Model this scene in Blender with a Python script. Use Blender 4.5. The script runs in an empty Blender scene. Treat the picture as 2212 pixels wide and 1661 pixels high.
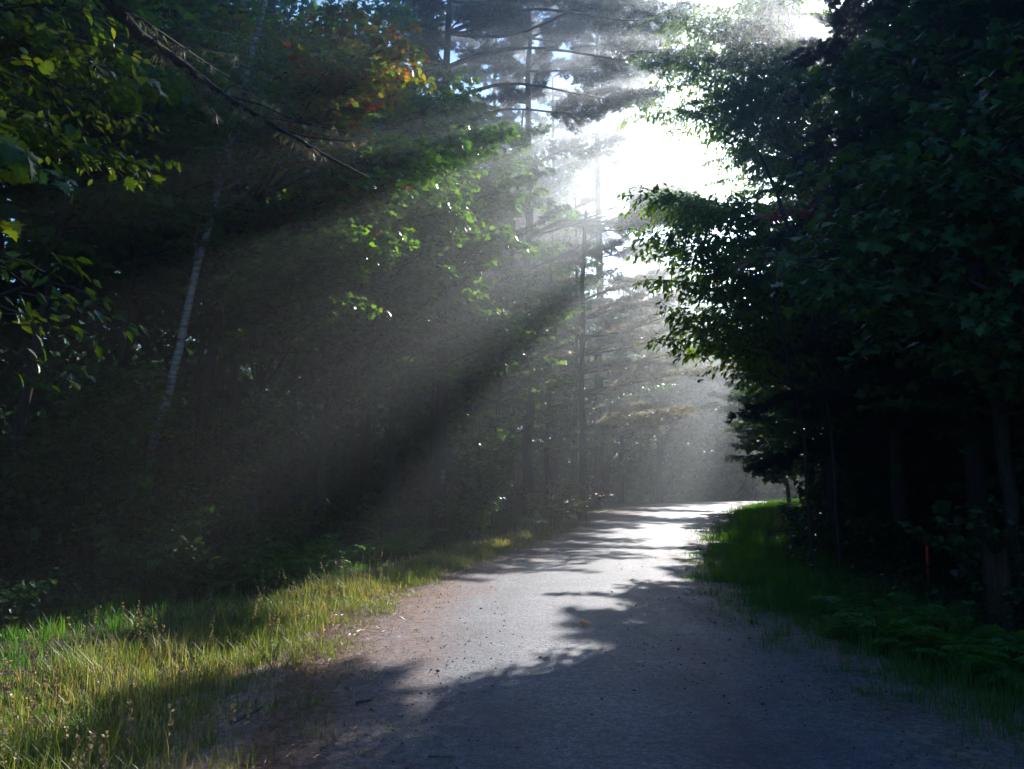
import bpy, math, random
import numpy as np

scene = bpy.context.scene
COL = scene.collection
R = math.radians
RS = np.random.RandomState
UP = np.array((0.0, 0.0, 1.0))

# ------------------------------------------------------------------ camera
PITCH, EYE = R(6.45), 1.65
cam = bpy.data.cameras.new('camera')
cam.sensor_width, cam.lens = 36.0, 30.0
cam.clip_start, cam.clip_end = 0.05, 2000
camo = bpy.data.objects.new('camera', cam)
camo.location, camo.rotation_euler = (0, 0, EYE), (R(90) + PITCH, 0, 0)
COL.objects.link(camo)
scene.camera = camo


def W(u, v, d):
    """world point at ground distance d along the view direction (u, v) of the site survey (2212 x 1661)"""
    xc, yc = (u - 1106) / 1842.6, (830.5 - v) / 1842.6
    k = d / (math.cos(PITCH) - yc * math.sin(PITCH))
    return np.array((xc * k, d, EYE + (math.sin(PITCH) + yc * math.cos(PITCH)) * k))


SUN_AZ, SUN_EL = R(22.0), R(26.9)
SUN = np.array((math.sin(SUN_AZ) * math.cos(SUN_EL), math.cos(SUN_AZ) * math.cos(SUN_EL), math.sin(SUN_EL)))

GLINT_GAP = np.array((math.sin(SUN_AZ - R(.9)) * math.cos(SUN_EL + R(.4)), math.cos(SUN_AZ - R(.9)) * math.cos(SUN_EL + R(.4)), math.sin(SUN_EL + R(.4))))

# ------------------------------------------------------------------ road line and terrain
RY = np.array([-25, -10, 0, 5, 8, 12, 19, 27.6, 36, 43, 49, 54, 58, 61, 63.])
RX = np.array([.5, .6, .65, .7, .45, .5, 1.95, 4.0, 6.7, 9.7, 13.5, 18.5, 25., 34., 48.])


def road_curve():
    t = np.concatenate(([0], np.cumsum(np.hypot(np.diff(RX), np.diff(RY)))))
    s = np.linspace(0, t[-1], 420)
    x, y = np.interp(s, t, RX), np.interp(s, t, RY)
    k = np.ones(31) / 31
    xs = np.convolve(np.pad(x, 15, 'edge'), k, 'valid'); ys = np.convolve(np.pad(y, 15, 'edge'), k, 'valid')
    return xs, ys


CX, CY = road_curve()
TX, TY = np.gradient(CX), np.gradient(CY)
_n = np.hypot(TX, TY); TX /= _n; TY /= _n
HALF = 2.55


def sstep(a, b, x):
    t = np.clip((np.asarray(x, float) - a) / (b - a), 0, 1)
    return t * t * (3 - 2 * t)


def road_off(x, y):
    """signed distance to the road's centre line, + on the right"""
    x, y = np.atleast_1d(np.asarray(x, float)), np.atleast_1d(np.asarray(y, float))
    out = np.empty(len(x))
    for i in range(0, len(x), 4000):
        xx, yy = x[i:i + 4000, None], y[i:i + 4000, None]
        j = np.argmin((xx - CX) ** 2 + (yy - CY) ** 2, 1)
        out[i:i + 4000] = (x[i:i + 4000] - CX[j]) * TY[j] - (y[i:i + 4000] - CY[j]) * TX[j]
    return out


def gz(x, y):
    x, y = np.asarray(x, float), np.asarray(y, float)
    z = .45 * sstep(20, 44, y) - .9 * sstep(46, 80, y)
    z = z + .05 * np.sin(x * .31 + 1.3) * np.sin(y * .23) * sstep(5, 12, abs(x - 2))
    z = z + .045 * np.clip(-x - 9, 0, 60) + .03 * np.clip(x - 16, 0, 60)
    return z


def gzf(x, y):
    return float(gz(x, y))


def edge_left(y):
    return np.interp(y, CY[:340], CX[:340]) - HALF + np.interp(y, [4, 7, 10, 13], [.8, .45, .12, 0])


def edge_right(y):
    return np.interp(y, CY[:340], CX[:340]) + HALF - np.interp(y, [4, 8, 14, 22], [.4, .52, .5, .25])


# ------------------------------------------------------------------ mesh helpers
def mesh_obj(name, V, faces, mats, parent=None, tint=None, smooth=False, loc=None, midx=None):
    """V (n,3); faces: list of (m,k) index arrays"""
    me = bpy.data.meshes.new(name)
    V = np.ascontiguousarray(V, np.float32)
    me.vertices.add(len(V)); me.vertices.foreach_set('co', V.ravel())
    faces = [np.asarray(f, np.int32) for f in faces if len(f)]
    loops = np.concatenate([f.ravel() for f in faces])
    sizes = np.concatenate([np.full(len(f), f.shape[1], np.int32) for f in faces])
    me.loops.add(len(loops)); me.loops.foreach_set('vertex_index', loops)
    me.polygons.add(len(sizes))
    me.polygons.foreach_set('loop_start', np.concatenate(([0], np.cumsum(sizes)[:-1])).astype(np.int32))
    me.polygons.foreach_set('loop_total', sizes)
    if smooth:
        me.polygons.foreach_set('use_smooth', np.ones(len(sizes), bool))
    if tint is not None:
        a = me.attributes.new('tint', 'FLOAT', 'POINT'); a.data.foreach_set('value', np.asarray(tint, np.float32))
    for m in (mats if isinstance(mats, (list, tuple)) else [mats]):
        me.materials.append(m)
    if midx is not None:
        me.polygons.foreach_set('material_index', np.asarray(midx, np.int32))
    me.update(calc_edges=True)
    o = bpy.data.objects.new(name, me)
    if loc is not None: o.location = loc
    o.parent = parent
    COL.objects.link(o)
    return o


def tag(o, label=None, cat=None, group=None, kind=None):
    if label: o['label'] = label
    if cat: o['category'] = cat
    if group: o['group'] = group
    if kind: o['kind'] = kind
    return o


def root(name, loc, label, cat, group=None):
    o = bpy.data.objects.new(name, None)
    o.empty_display_size = .2
    o.location = loc
    COL.objects.link(o)
    return tag(o, label, cat, group)


class Geo:
    def __init__(s):
        s.v, s.f, s.t, s.n = [], [], [], 0

    def add(s, V, faces, tint=None):
        s.v.append(V); s.t.append(np.zeros(len(V)) if tint is None else tint)
        for f in faces: s.f.append(np.asarray(f) + s.n)
        s.n += len(V)

    def tube(s, pts, rad, sides=6, tint=0., cap=True):
        pts = np.asarray(pts, float); rad = np.asarray(rad, float); m = len(pts)
        d = np.gradient(pts, axis=0); d /= np.linalg.norm(d, axis=1)[:, None] + 1e-9
        ref = np.array((1., 0, 0)) if abs(d[0][0]) < .8 else np.array((0, 1., 0))
        a = np.cross(d, ref); a /= np.linalg.norm(a, axis=1)[:, None] + 1e-9
        b = np.cross(d, a)
        th = np.linspace(0, 2 * math.pi, sides, endpoint=False)
        V = (pts[:, None] + rad[:, None, None] * (np.cos(th)[None, :, None] * a[:, None] + np.sin(th)[None, :, None] * b[:, None])).reshape(-1, 3)
        i = np.arange(m - 1)[:, None] * sides; j = np.arange(sides)[None]; k = (j + 1) % sides
        F = np.stack([i + j, i + k, i + sides + k, i + sides + j], -1).reshape(-1, 4)
        fs = [F]
        if cap and sides > 3:
            fs.append((np.arange(sides)[::-1])[None]); fs.append((np.arange(sides) + (m - 1) * sides)[None])
        s.add(V, fs, np.full(len(V), tint))

    def build(s, name, mat, parent=None, smooth=False, loc=None):
        V = np.concatenate(s.v)
        by = {}
        for f in s.f: by.setdefault(f.shape[1], []).append(f)
        return mesh_obj(name, V, [np.concatenate(q) for q in by.values()], mat, parent, np.concatenate(s.t), smooth, loc)


# ------------------------------------------------------------------ leaf templates: x length, y width, z normal
def tpl(V, F):
    return np.array(V, float), [np.array(f) for f in F]


_lobes = [(.0, .0), (.02, .16), (.06, .42), (.2, .26), (.40, .55), (.50, .22), (.72, .30), (.70, .14), (1.0, 0.)]


def maple_tpl():
    up = [(x, y, .10 * abs(y) - .14 * x * x) for x, y in _lobes]
    dn = [(x, -y, .10 * abs(y) - .14 * x * x) for x, y in _lobes[1:-1]][::-1]
    V = up + dn + [(.36, 0, .05)]
    n = len(V) - 1
    return tpl(V, [[(i, (i + 1) % n, n) for i in range(n)]])


MAPLE = maple_tpl()
_q = [(.0, 0), (.05, .42), (.3, .28), (.45, .54), (.68, .26), (1., 0)]
MAPLE2 = tpl([(x, y, .1 * abs(y) - .14 * x * x) for x, y in _q] + [(x, -y, .1 * abs(y) - .14 * x * x) for x, y in _q[1:-1]][::-1] + [(.36, 0, .05)], [[(i, (i + 1) % 10, 10) for i in range(10)]])
DENS, TWIGS, FILL = 2.3, 1.35, 1.6
OVAL = tpl([(0, 0, 0), (.35, .24, .05), (.75, .15, .0), (1, 0, -.14), (.75, -.15, 0), (.35, -.24, .05), (.5, 0, -.03)],
           [[(0, 6, 2, 1), (0, 5, 4, 6)], [(6, 3, 2), (6, 4, 3)]])
ROUND = tpl([(0, 0, 0), (.2, .34, .05), (.6, .36, .03), (1, 0, -.12), (.6, -.36, .03), (.2, -.34, .05)],
            [[(0, 3, 2, 1), (0, 5, 4, 3)]])
LANCE = tpl([(0, 0, 0), (.4, .17, .03), (1, 0, -.16), (.4, -.17, .03)], [[(0, 2, 1), (0, 3, 2)]])
NEEDLE = tpl([(0, .035, 0), (0, -.035, 0), (.5, -.03, .04), (.5, .03, .04), (1, 0, 0)], [[(0, 1, 2, 3)], [(3, 2, 4)]])
CARD = tpl([(0, 0, 0), (.45, .38, .05), (1, 0, -.12), (.5, -.38, .05)], [[(0, 2, 1), (0, 3, 2)]])


def tuft_tpl(n, seed, w=.045, spread=1.0):
    r = RS(seed); V, F = [], []
    for i in range(n):
        ang = i * 2.4; out = spread * (.25 + .75 * r.rand())
        d = np.array((1 - .3 * out, math.cos(ang) * out, math.sin(ang) * out)); d /= np.linalg.norm(d)
        s = np.cross(d, r.randn(3)); s /= np.linalg.norm(s)
        L = .75 + .35 * r.rand(); b = len(V)
        V += [tuple(s * w), tuple(-s * w), tuple(d * L)]
        F.append((b, b + 1, b + 2))
    return tpl(V, [F])


TUFT = tuft_tpl(11, 3)
SPRIG = tuft_tpl(10, 5, .10, .8)


def place(geo, T, pos, dirs, nrm, size, tint):
    """copies of template T at pos"""
    TV, TF = T
    pos, dirs, nrm = np.asarray(pos), np.asarray(dirs), np.asarray(nrm)
    if len(pos) and pos.ndim == 2:
        # ragged gap cut beside the sun so bright sky imitates its glint
        v = pos - np.array((0, 0, EYE)); t = v @ GLINT_GAP
        far = np.linalg.norm(v - t[:, None] * GLINT_GAP, axis=1)
        k = ~((t > 6) & (far < t * (.0072 + .003 * np.sin(v[:, 2] * 23) * np.sin(v[:, 0] * 31))))
        if not k.all():
            n = len(pos); f = lambda a: a[k] if np.ndim(a) and len(a) == n else a
            pos, dirs, nrm, size, tint = pos[k], f(dirs), f(nrm), f(size), f(tint)
    if not len(pos): return
    d = dirs / (np.linalg.norm(dirs, axis=1)[:, None] + 1e-9)
    b = np.cross(nrm, d); b /= np.linalg.norm(b, axis=1)[:, None] + 1e-9
    n = np.cross(d, b)
    size = np.broadcast_to(np.asarray(size, float), (len(pos),))
    V = pos[:, None] + size[:, None, None] * (TV[None, :, 0:1] * d[:, None] + TV[None, :, 1:2] * b[:, None] + TV[None, :, 2:3] * n[:, None])
    k = len(TV); off = (np.arange(len(pos)) * k)[:, None, None]
    geo.add(V.reshape(-1, 3), [(f[None] + off).reshape(-1, f.shape[1]) for f in TF], np.repeat(np.broadcast_to(tint, (len(pos),)), k))


def unit(v):
    v = np.asarray(v, float)
    return v / (np.linalg.norm(v) + 1e-9)


# ------------------------------------------------------------------ materials
def nodes(name):
    m = bpy.data.materials.new(name); m.use_nodes = True
    nt = m.node_tree; nt.nodes.clear()
    return m, nt, nt.nodes, nt.links


def ramp(N, stops, mode='LINEAR'):
    r = N.new('ShaderNodeValToRGB'); r.color_ramp.interpolation = mode
    e = r.color_ramp.elements
    while len(e) < len(stops): e.new(.5)
    for q, (p, c) in zip(e, stops): q.position = p; q.color = (*c, 1)
    return r


def leaf_mat(name, stops, trans=(1.0, 1.0, .5), tmix=.45, rough=.42, spec=.35):
    m, nt, N, L = nodes(name)
    at = N.new('ShaderNodeAttribute'); at.attribute_name = 'tint'
    r = ramp(N, stops); L.new(at.outputs['Fac'], r.inputs[0])
    p = N.new('ShaderNodeBsdfPrincipled'); L.new(r.outputs[0], p.inputs['Base Color'])
    p.inputs['Roughness'].default_value = rough; p.inputs['Specular IOR Level'].default_value = spec
    mul = N.new('ShaderNodeMix'); mul.data_type = 'RGBA'; mul.blend_type = 'MULTIPLY'; mul.inputs[0].default_value = 1
    L.new(r.outputs[0], mul.inputs[6]); mul.inputs[7].default_value = (*trans, 1)
    t = N.new('ShaderNodeBsdfTranslucent'); L.new(mul.outputs[2], t.inputs[0])
    mx = N.new('ShaderNodeMixShader'); mx.inputs[0].default_value = tmix
    L.new(p.outputs[0], mx.inputs[1]); L.new(t.outputs[0], mx.inputs[2])
    o = N.new('ShaderNodeOutputMaterial'); L.new(mx.outputs[0], o.inputs[0])
    return m


def bark_mat(name, c1, c2, scale=(9, 9, 2), bump=.5):
    m, nt, N, L = nodes(name)
    tc = N.new('ShaderNodeTexCoord'); mp = N.new('ShaderNodeMapping'); mp.inputs['Scale'].default_value = scale
    L.new(tc.outputs['Object'], mp.inputs[0])
    n = N.new('ShaderNodeTexNoise'); n.inputs['Scale'].default_value = 2.2; n.inputs['Detail'].default_value = 8; n.inputs['Roughness'].default_value = .7
    L.new(mp.outputs[0], n.inputs[0])
    r = ramp(N, [(.32, c1), (.7, c2)]); L.new(n.outputs['Fac'], r.inputs[0])
    b = N.new('ShaderNodeBump'); b.inputs['Strength'].default_value = bump; b.inputs['Distance'].default_value = .03; L.new(n.outputs['Fac'], b.inputs['Height'])
    p = N.new('ShaderNodeBsdfPrincipled'); p.inputs['Roughness'].default_value = .9; p.inputs['Specular IOR Level'].default_value = .2
    L.new(r.outputs[0], p.inputs['Base Color']); L.new(b.outputs[0], p.inputs['Normal'])
    o = N.new('ShaderNodeOutputMaterial'); L.new(p.outputs[0], o.inputs[0])
    return m


def plain_mat(name, c, rough=.7, spec=.3):
    m, nt, N, L = nodes(name)
    tc = N.new('ShaderNodeTexCoord'); n = N.new('ShaderNodeTexNoise'); n.inputs['Scale'].default_value = 14; n.inputs['Detail'].default_value = 5
    L.new(tc.outputs['Object'], n.inputs[0])
    r = ramp(N, [(.3, tuple(q * .7 for q in c)), (.7, tuple(min(1, q * 1.15) for q in c))]); L.new(n.outputs['Fac'], r.inputs[0])
    p = N.new('ShaderNodeBsdfPrincipled'); p.inputs['Roughness'].default_value = rough; p.inputs['Specular IOR Level'].default_value = spec
    L.new(r.outputs[0], p.inputs['Base Color'])
    o = N.new('ShaderNodeOutputMaterial'); L.new(p.outputs[0], o.inputs[0])
    return m


G_GREEN = [(0, (.026, .08, .032)), (.5, (.045, .125, .036)), (1, (.08, .17, .03))]
M_LEAF = leaf_mat('maple_leaf_green', G_GREEN, (3.0, 2.5, .45))
M_LEAFY = leaf_mat('maple_leaf_turning', [(0, (.04, .09, .015)), (.5, (.08, .12, .018)), (.78, (.15, .14, .018)), (.93, (.19, .085, .018)), (1, (.2, .035, .015))], (2.8, 2.4, .45), .5)
M_LEAFL = leaf_mat('basswood_leaf', [(0, (.035, .08, .014)), (.6, (.075, .13, .018)), (.96, (.12, .15, .02)), (1, (.2, .1, .02))], (2.0, 1.8, .45), .42)
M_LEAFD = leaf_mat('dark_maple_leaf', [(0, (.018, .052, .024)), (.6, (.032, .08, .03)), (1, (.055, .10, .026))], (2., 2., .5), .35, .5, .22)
M_LEAFR = leaf_mat('red_maple_leaf', [(0, (.25, .018, .02)), (1, (.33, .05, .02))], (1.2, 1, 1), .4)
M_ASH = leaf_mat('ash_leaf', [(0, (.03, .075, .016)), (.6, (.06, .12, .018)), (1, (.10, .16, .02))], (3.4, 3.0, .4), .6, .5, .2)
M_NEEDLE = leaf_mat('pine_needles', [(0, (.02, .045, .02)), (.6, (.04, .075, .03)), (1, (.11, .09, .045))], (1.2, 1.1, .7), .25, .35)
M_NEEDLE_LIT = leaf_mat('sunlit_pine_needles', [(0, (.06, .085, .045)), (.5, (.17, .18, .11)), (1, (.34, .32, .25))], (1.6, 1.4, 1.2), .5, .3)  # needle colour lightened to stand in for sun shining on the sprays
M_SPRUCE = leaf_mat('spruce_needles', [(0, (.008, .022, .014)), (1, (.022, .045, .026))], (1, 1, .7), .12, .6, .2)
M_FERN = leaf_mat('fern_frond', [(0, (.05, .15, .045)), (1, (.10, .22, .055))], (2, 2, .6), .5)
M_BRAMBLE = leaf_mat('bramble_leaf', [(0, (.022, .065, .03)), (1, (.05, .11, .04))], (1.6, 1.6, .6), .35, .38, .4)
M_DRY = leaf_mat('dry_leaf', [(0, (.1, .035, .02)), (1, (.2, .07, .03))], (1.2, 1, .8), .3)
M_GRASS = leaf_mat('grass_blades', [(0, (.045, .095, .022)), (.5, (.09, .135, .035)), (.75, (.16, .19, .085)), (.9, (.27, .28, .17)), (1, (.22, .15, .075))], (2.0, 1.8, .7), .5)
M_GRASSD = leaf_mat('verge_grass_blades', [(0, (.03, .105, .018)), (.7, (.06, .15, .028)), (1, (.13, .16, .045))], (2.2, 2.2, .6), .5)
M_SEED = leaf_mat('seed_stalk', [(0, (.2, .16, .08)), (1, (.34, .28, .16))], (1.2, 1.1, .8), .45)
M_BARK = bark_mat('dark_bark', (.018, .014, .012), (.075, .06, .05))
M_BARKG = bark_mat('grey_bark', (.04, .035, .032), (.13, .12, .11))
M_PINEB = bark_mat('pine_bark', (.02, .015, .014), (.085, .068, .062), (7, 7, 1.6), .8)
M_STICK = bark_mat('dead_wood', (.05, .035, .028), (.16, .12, .10))
M_STUMP = bark_mat('rotten_wood', (.025, .014, .009), (.085, .05, .03), (10, 10, 1.2))
M_LICHEN = leaf_mat('beard_lichen', [(0, (.14, .14, .08)), (1, (.26, .24, .15))], (1.2, 1.1, .8), .4)
M_NEEDLES_FALLEN = leaf_mat('fallen_pine_needles', [(0, (.09, .03, .018)), (1, (.30, .12, .07))], (1, 1, 1), .1, .4)
M_STONE = plain_mat('gravel_stone', (.06, .055, .055), .75)
M_STAKE = plain_mat('red_fibreglass', (.8, .05, .022), .4, .5)
M_SIGN = plain_mat('orange_plate', (.5, .22, .02), .5, .4)
M_SIGNB = plain_mat('blue_print', (.05, .13, .3), .5, .4)
M_SIGNW = plain_mat('white_print', (.6, .68, .72), .5, .4)


def birch_mat():
    m, nt, N, L = nodes('birch_bark')
    tc = N.new('ShaderNodeTexCoord'); mp = N.new('ShaderNodeMapping'); mp.inputs['Scale'].default_value = (3, 3, 16)
    L.new(tc.outputs['Object'], mp.inputs[0])
    n = N.new('ShaderNodeTexNoise'); n.inputs['Scale'].default_value = 1.5; n.inputs['Detail'].default_value = 6; n.inputs['Roughness'].default_value = .65
    L.new(mp.outputs[0], n.inputs[0])
    r = ramp(N, [(.36, (.045, .035, .03)), (.46, (.24, .20, .18)), (.6, (.40, .37, .34)), (.8, (.30, .21, .15))]); L.new(n.outputs['Fac'], r.inputs[0])
    b = N.new('ShaderNodeBump'); b.inputs['Strength'].default_value = .4; b.inputs['Distance'].default_value = .02; L.new(n.outputs['Fac'], b.inputs['Height'])
    p = N.new('ShaderNodeBsdfPrincipled'); p.inputs['Roughness'].default_value = .65
    L.new(r.outputs[0], p.inputs['Base Color']); L.new(b.outputs[0], p.inputs['Normal'])
    o = N.new('ShaderNodeOutputMaterial'); L.new(p.outputs[0], o.inputs[0])
    return m


M_BIRCH = birch_mat()


def road_mat():
    m, nt, N, L = nodes('gravelly_asphalt')
    tc = N.new('ShaderNodeTexCoord')
    at = N.new('ShaderNodeAttribute'); at.attribute_name = 'tint'        # 0 middle .. 1 edge (left), -1 (right)

    def noise(scale, detail=6, rough=.6, sc=None):
        n = N.new('ShaderNodeTexNoise'); n.inputs['Scale'].default_value = scale; n.inputs['Detail'].default_value = detail; n.inputs['Roughness'].default_value = rough
        if sc:
            mp = N.new('ShaderNodeMapping'); mp.inputs['Scale'].default_value = sc; L.new(tc.outputs['Object'], mp.inputs[0]); L.new(mp.outputs[0], n.inputs[0])
        else: L.new(tc.outputs['Object'], n.inputs[0])
        return n

    def math_(op, a, b):
        q = N.new('ShaderNodeMath'); q.operation = op
        for i, s in enumerate((a, b)):
            if isinstance(s, (int, float)): q.inputs[i].default_value = s
            else: L.new(s, q.inputs[i])
        return q.outputs[0]

    def mix(f, a, b, mode='MIX'):
        q = N.new('ShaderNodeMix'); q.data_type = 'RGBA'; q.blend_type = mode
        for i, s in ((0, f), (6, a), (7, b)):
            if isinstance(s, (int, float)): q.inputs[i].default_value = s
            elif isinstance(s, tuple): q.inputs[i].default_value = (*s, 1)
            else: L.new(s, q.inputs[i])
        return q.outputs[2]
    fine = noise(60, 6, .8); mid = noise(17, 6, .65); big = noise(.9, 5, .6); streak = noise(.6, 5, .6, (2.6, .5, 1))
    vor = N.new('ShaderNodeTexVoronoi'); vor.inputs['Scale'].default_value = 70; L.new(tc.outputs['Object'], vor.inputs[0])
    c = ramp(N, [(.32, (.022, .029, .045)), (.5, (.085, .10, .138)), (.72, (.30, .325, .37))]); L.new(fine.outputs['Fac'], c.inputs[0])
    c2 = ramp(N, [(.35, (.72, .72, .75)), (.65, (1.2, 1.16, 1.12))]); L.new(big.outputs['Fac'], c2.inputs[0])
    base = mix(1., c.outputs[0], c2.outputs[0], 'MULTIPLY')
    # worn wheel tracks, darker patches and coarse stone
    wt = math_('MULTIPLY', math_('COSINE', math_('MULTIPLY', at.outputs['Fac'], 8.2), 0.), -.5)
    wn = math_('ADD', math_('MULTIPLY', wt, .35), streak.outputs['Fac'])
    c3 = ramp(N, [(.3, (1.25, 1.2, 1.14)), (.55, (.95, .96, .98)), (.78, (.62, .64, .68))]); L.new(wn, c3.inputs[0])
    base = mix(1., base, c3.outputs[0], 'MULTIPLY')
    c4 = ramp(N, [(.36, (.6, .6, .62)), (.5, (1., 1., 1.)), (.68, (1.45, 1.42, 1.38))]); L.new(mid.outputs['Fac'], c4.inputs[0])
    base = mix(1., base, c4.outputs[0], 'MULTIPLY')
    # sandy dirt washed in from the edges
    e = math_('MAXIMUM', math_('SUBTRACT', math_('MULTIPLY', at.outputs['Fac'], -.95), -.12), math_('MULTIPLY', at.outputs['Fac'], .82))
    e2 = math_('ADD', e, math_('MULTIPLY', math_('SUBTRACT', streak.outputs['Fac'], .5), 1.0))
    e3 = math_('ADD', e2, math_('MULTIPLY', math_('SUBTRACT', mid.outputs['Fac'], .5), .5))
    er = ramp(N, [(.48, (0, 0, 0)), (.86, (1, 1, 1))]); L.new(e3, er.inputs[0])
    dirt = ramp(N, [(.3, (.12, .075, .06)), (.55, (.31, .205, .17)), (.8, (.46, .33, .28))]); L.new(mid.outputs['Fac'], dirt.inputs[0])
    col = mix(er.outputs[0], base, dirt.outputs[0])
    L_ = math_('ADD', math_('MULTIPLY', fine.outputs['Fac'], 1.3), math_('MULTIPLY', vor.outputs['Distance'], .35))
    h = math_('ADD', L_, math_('MULTIPLY', mid.outputs['Fac'], 1.6))
    b = N.new('ShaderNodeBump'); b.inputs['Strength'].default_value = .8; b.inputs['Distance'].default_value = .018; L.new(h, b.inputs['Height'])
    p = N.new('ShaderNodeBsdfPrincipled'); p.inputs['Roughness'].default_value = .5; p.inputs['Specular IOR Level'].default_value = .4
    L.new(col, p.inputs['Base Color']); L.new(b.outputs[0], p.inputs['Normal'])
    rr = N.new('ShaderNodeMapRange'); rr.inputs[3].default_value = .6; rr.inputs[4].default_value = .9; L.new(er.outputs[0], rr.inputs[0]); L.new(rr.outputs[0], p.inputs['Roughness'])
    o = N.new('ShaderNodeOutputMaterial'); L.new(p.outputs[0], o.inputs[0])
    return m


def ground_mat():
    m, nt, N, L = nodes('leaf_litter_soil')
    tc = N.new('ShaderNodeTexCoord')
    n = N.new('ShaderNodeTexNoise'); n.inputs['Scale'].default_value = 6; n.inputs['Detail'].default_value = 9; n.inputs['Roughness'].default_value = .72; L.new(tc.outputs['Object'], n.inputs[0])
    v = N.new('ShaderNodeTexVoronoi'); v.inputs['Scale'].default_value = 16; L.new(tc.outputs['Object'], v.inputs[0])
    r = ramp(N, [(.3, (.02, .014, .009)), (.55, (.06, .04, .026)), (.8, (.11, .07, .045))]); L.new(n.outputs['Fac'], r.inputs[0])
    b = N.new('ShaderNodeBump'); b.inputs['Strength'].default_value = .8; b.inputs['Distance'].default_value = .04; L.new(v.outputs['Distance'], b.inputs['Height'])
    p = N.new('ShaderNodeBsdfPrincipled'); p.inputs['Roughness'].default_value = .9; p.inputs['Specular IOR Level'].default_value = .2
    L.new(r.outputs[0], p.inputs['Base Color']); L.new(b.outputs[0], p.inputs['Normal'])
    o = N.new('ShaderNodeOutputMaterial'); L.new(p.outputs[0], o.inputs[0])
    return m


# ------------------------------------------------------------------ setting
XMIN, XMAX, YMIN, YMAX = -90, 100, -30, 140


def build_ground():
    xs = np.linspace(XMIN, XMAX, 191); ys = np.linspace(YMIN, YMAX, 171)
    X, Y = np.meshgrid(xs, ys)
    Z = gz(X, Y)
    V = np.stack([X, Y, Z], -1).reshape(-1, 3)
    off = road_off(V[:, 0], V[:, 1])
    V[:, 2] -= .05 * (abs(off) < HALF + 1.2)
    rr = RS(2); V[:, 2] += rr.uniform(-.03, .05, len(V)) * (abs(off) > HALF + 2)
    n = len(xs)
    i = (np.arange(len(ys) - 1)[:, None] * n + np.arange(n - 1)[None]).ravel()
    F = np.stack([i, i + 1, i + n + 1, i + n], -1)
    tag(mesh_obj('ground', V, [F], ground_mat(), smooth=True), 'brown forest floor of soil and leaf litter under the trees', kind='structure')


def build_road():
    cols = np.concatenate((np.linspace(-1.22, -1, 4)[:-1], np.linspace(-1, 1, 17), np.linspace(1, 1.22, 4)[1:]))
    V, T = [], []
    rr = RS(4)
    for i in range(len(CX)):
        for c in cols:
            w = c * HALF
            w += math.copysign(.16 * math.sin(i * .9 + c) * math.sin(i * .37) + .1 * math.sin(i * 2.3), c) * max(0, abs(c) - .75) / .3
            x, y = CX[i] + TY[i] * w, CY[i] - TX[i] * w
            z = gzf(x, y) + .012 - .03 * max(0, abs(c) - 1) / .22 + .03 * (1 - min(1, abs(c)) ** 2)
            z += .012 * math.exp(-((abs(c) - .42) / .14) ** 2) * -1
            V.append((x, y, z)); T.append(c)
    n = len(cols)
    i = (np.arange(len(CX) - 1)[:, None] * n + np.arange(n - 1)[None]).ravel()
    F = np.stack([i, i + 1, i + n + 1, i + n], -1)
    tag(mesh_obj('road', V, [F], road_mat(), tint=T, smooth=True), 'worn grey gravelly road curving right over a low crest', kind='structure')


build_ground(); build_road()

# ------------------------------------------------------------------ tree growing
def bough(p0, p1, arch, rr, n=8):
    t = np.linspace(0, 1, n)[:, None]
    p0, p1 = np.asarray(p0, float), np.asarray(p1, float)
    Lg = np.linalg.norm(p1 - p0)
    w = rr.randn(3) * .04 * Lg
    return p0 + (p1 - p0) * t + UP * arch * Lg * np.sin(math.pi * t) + w * np.sin(2 * math.pi * t * .9)


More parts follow.
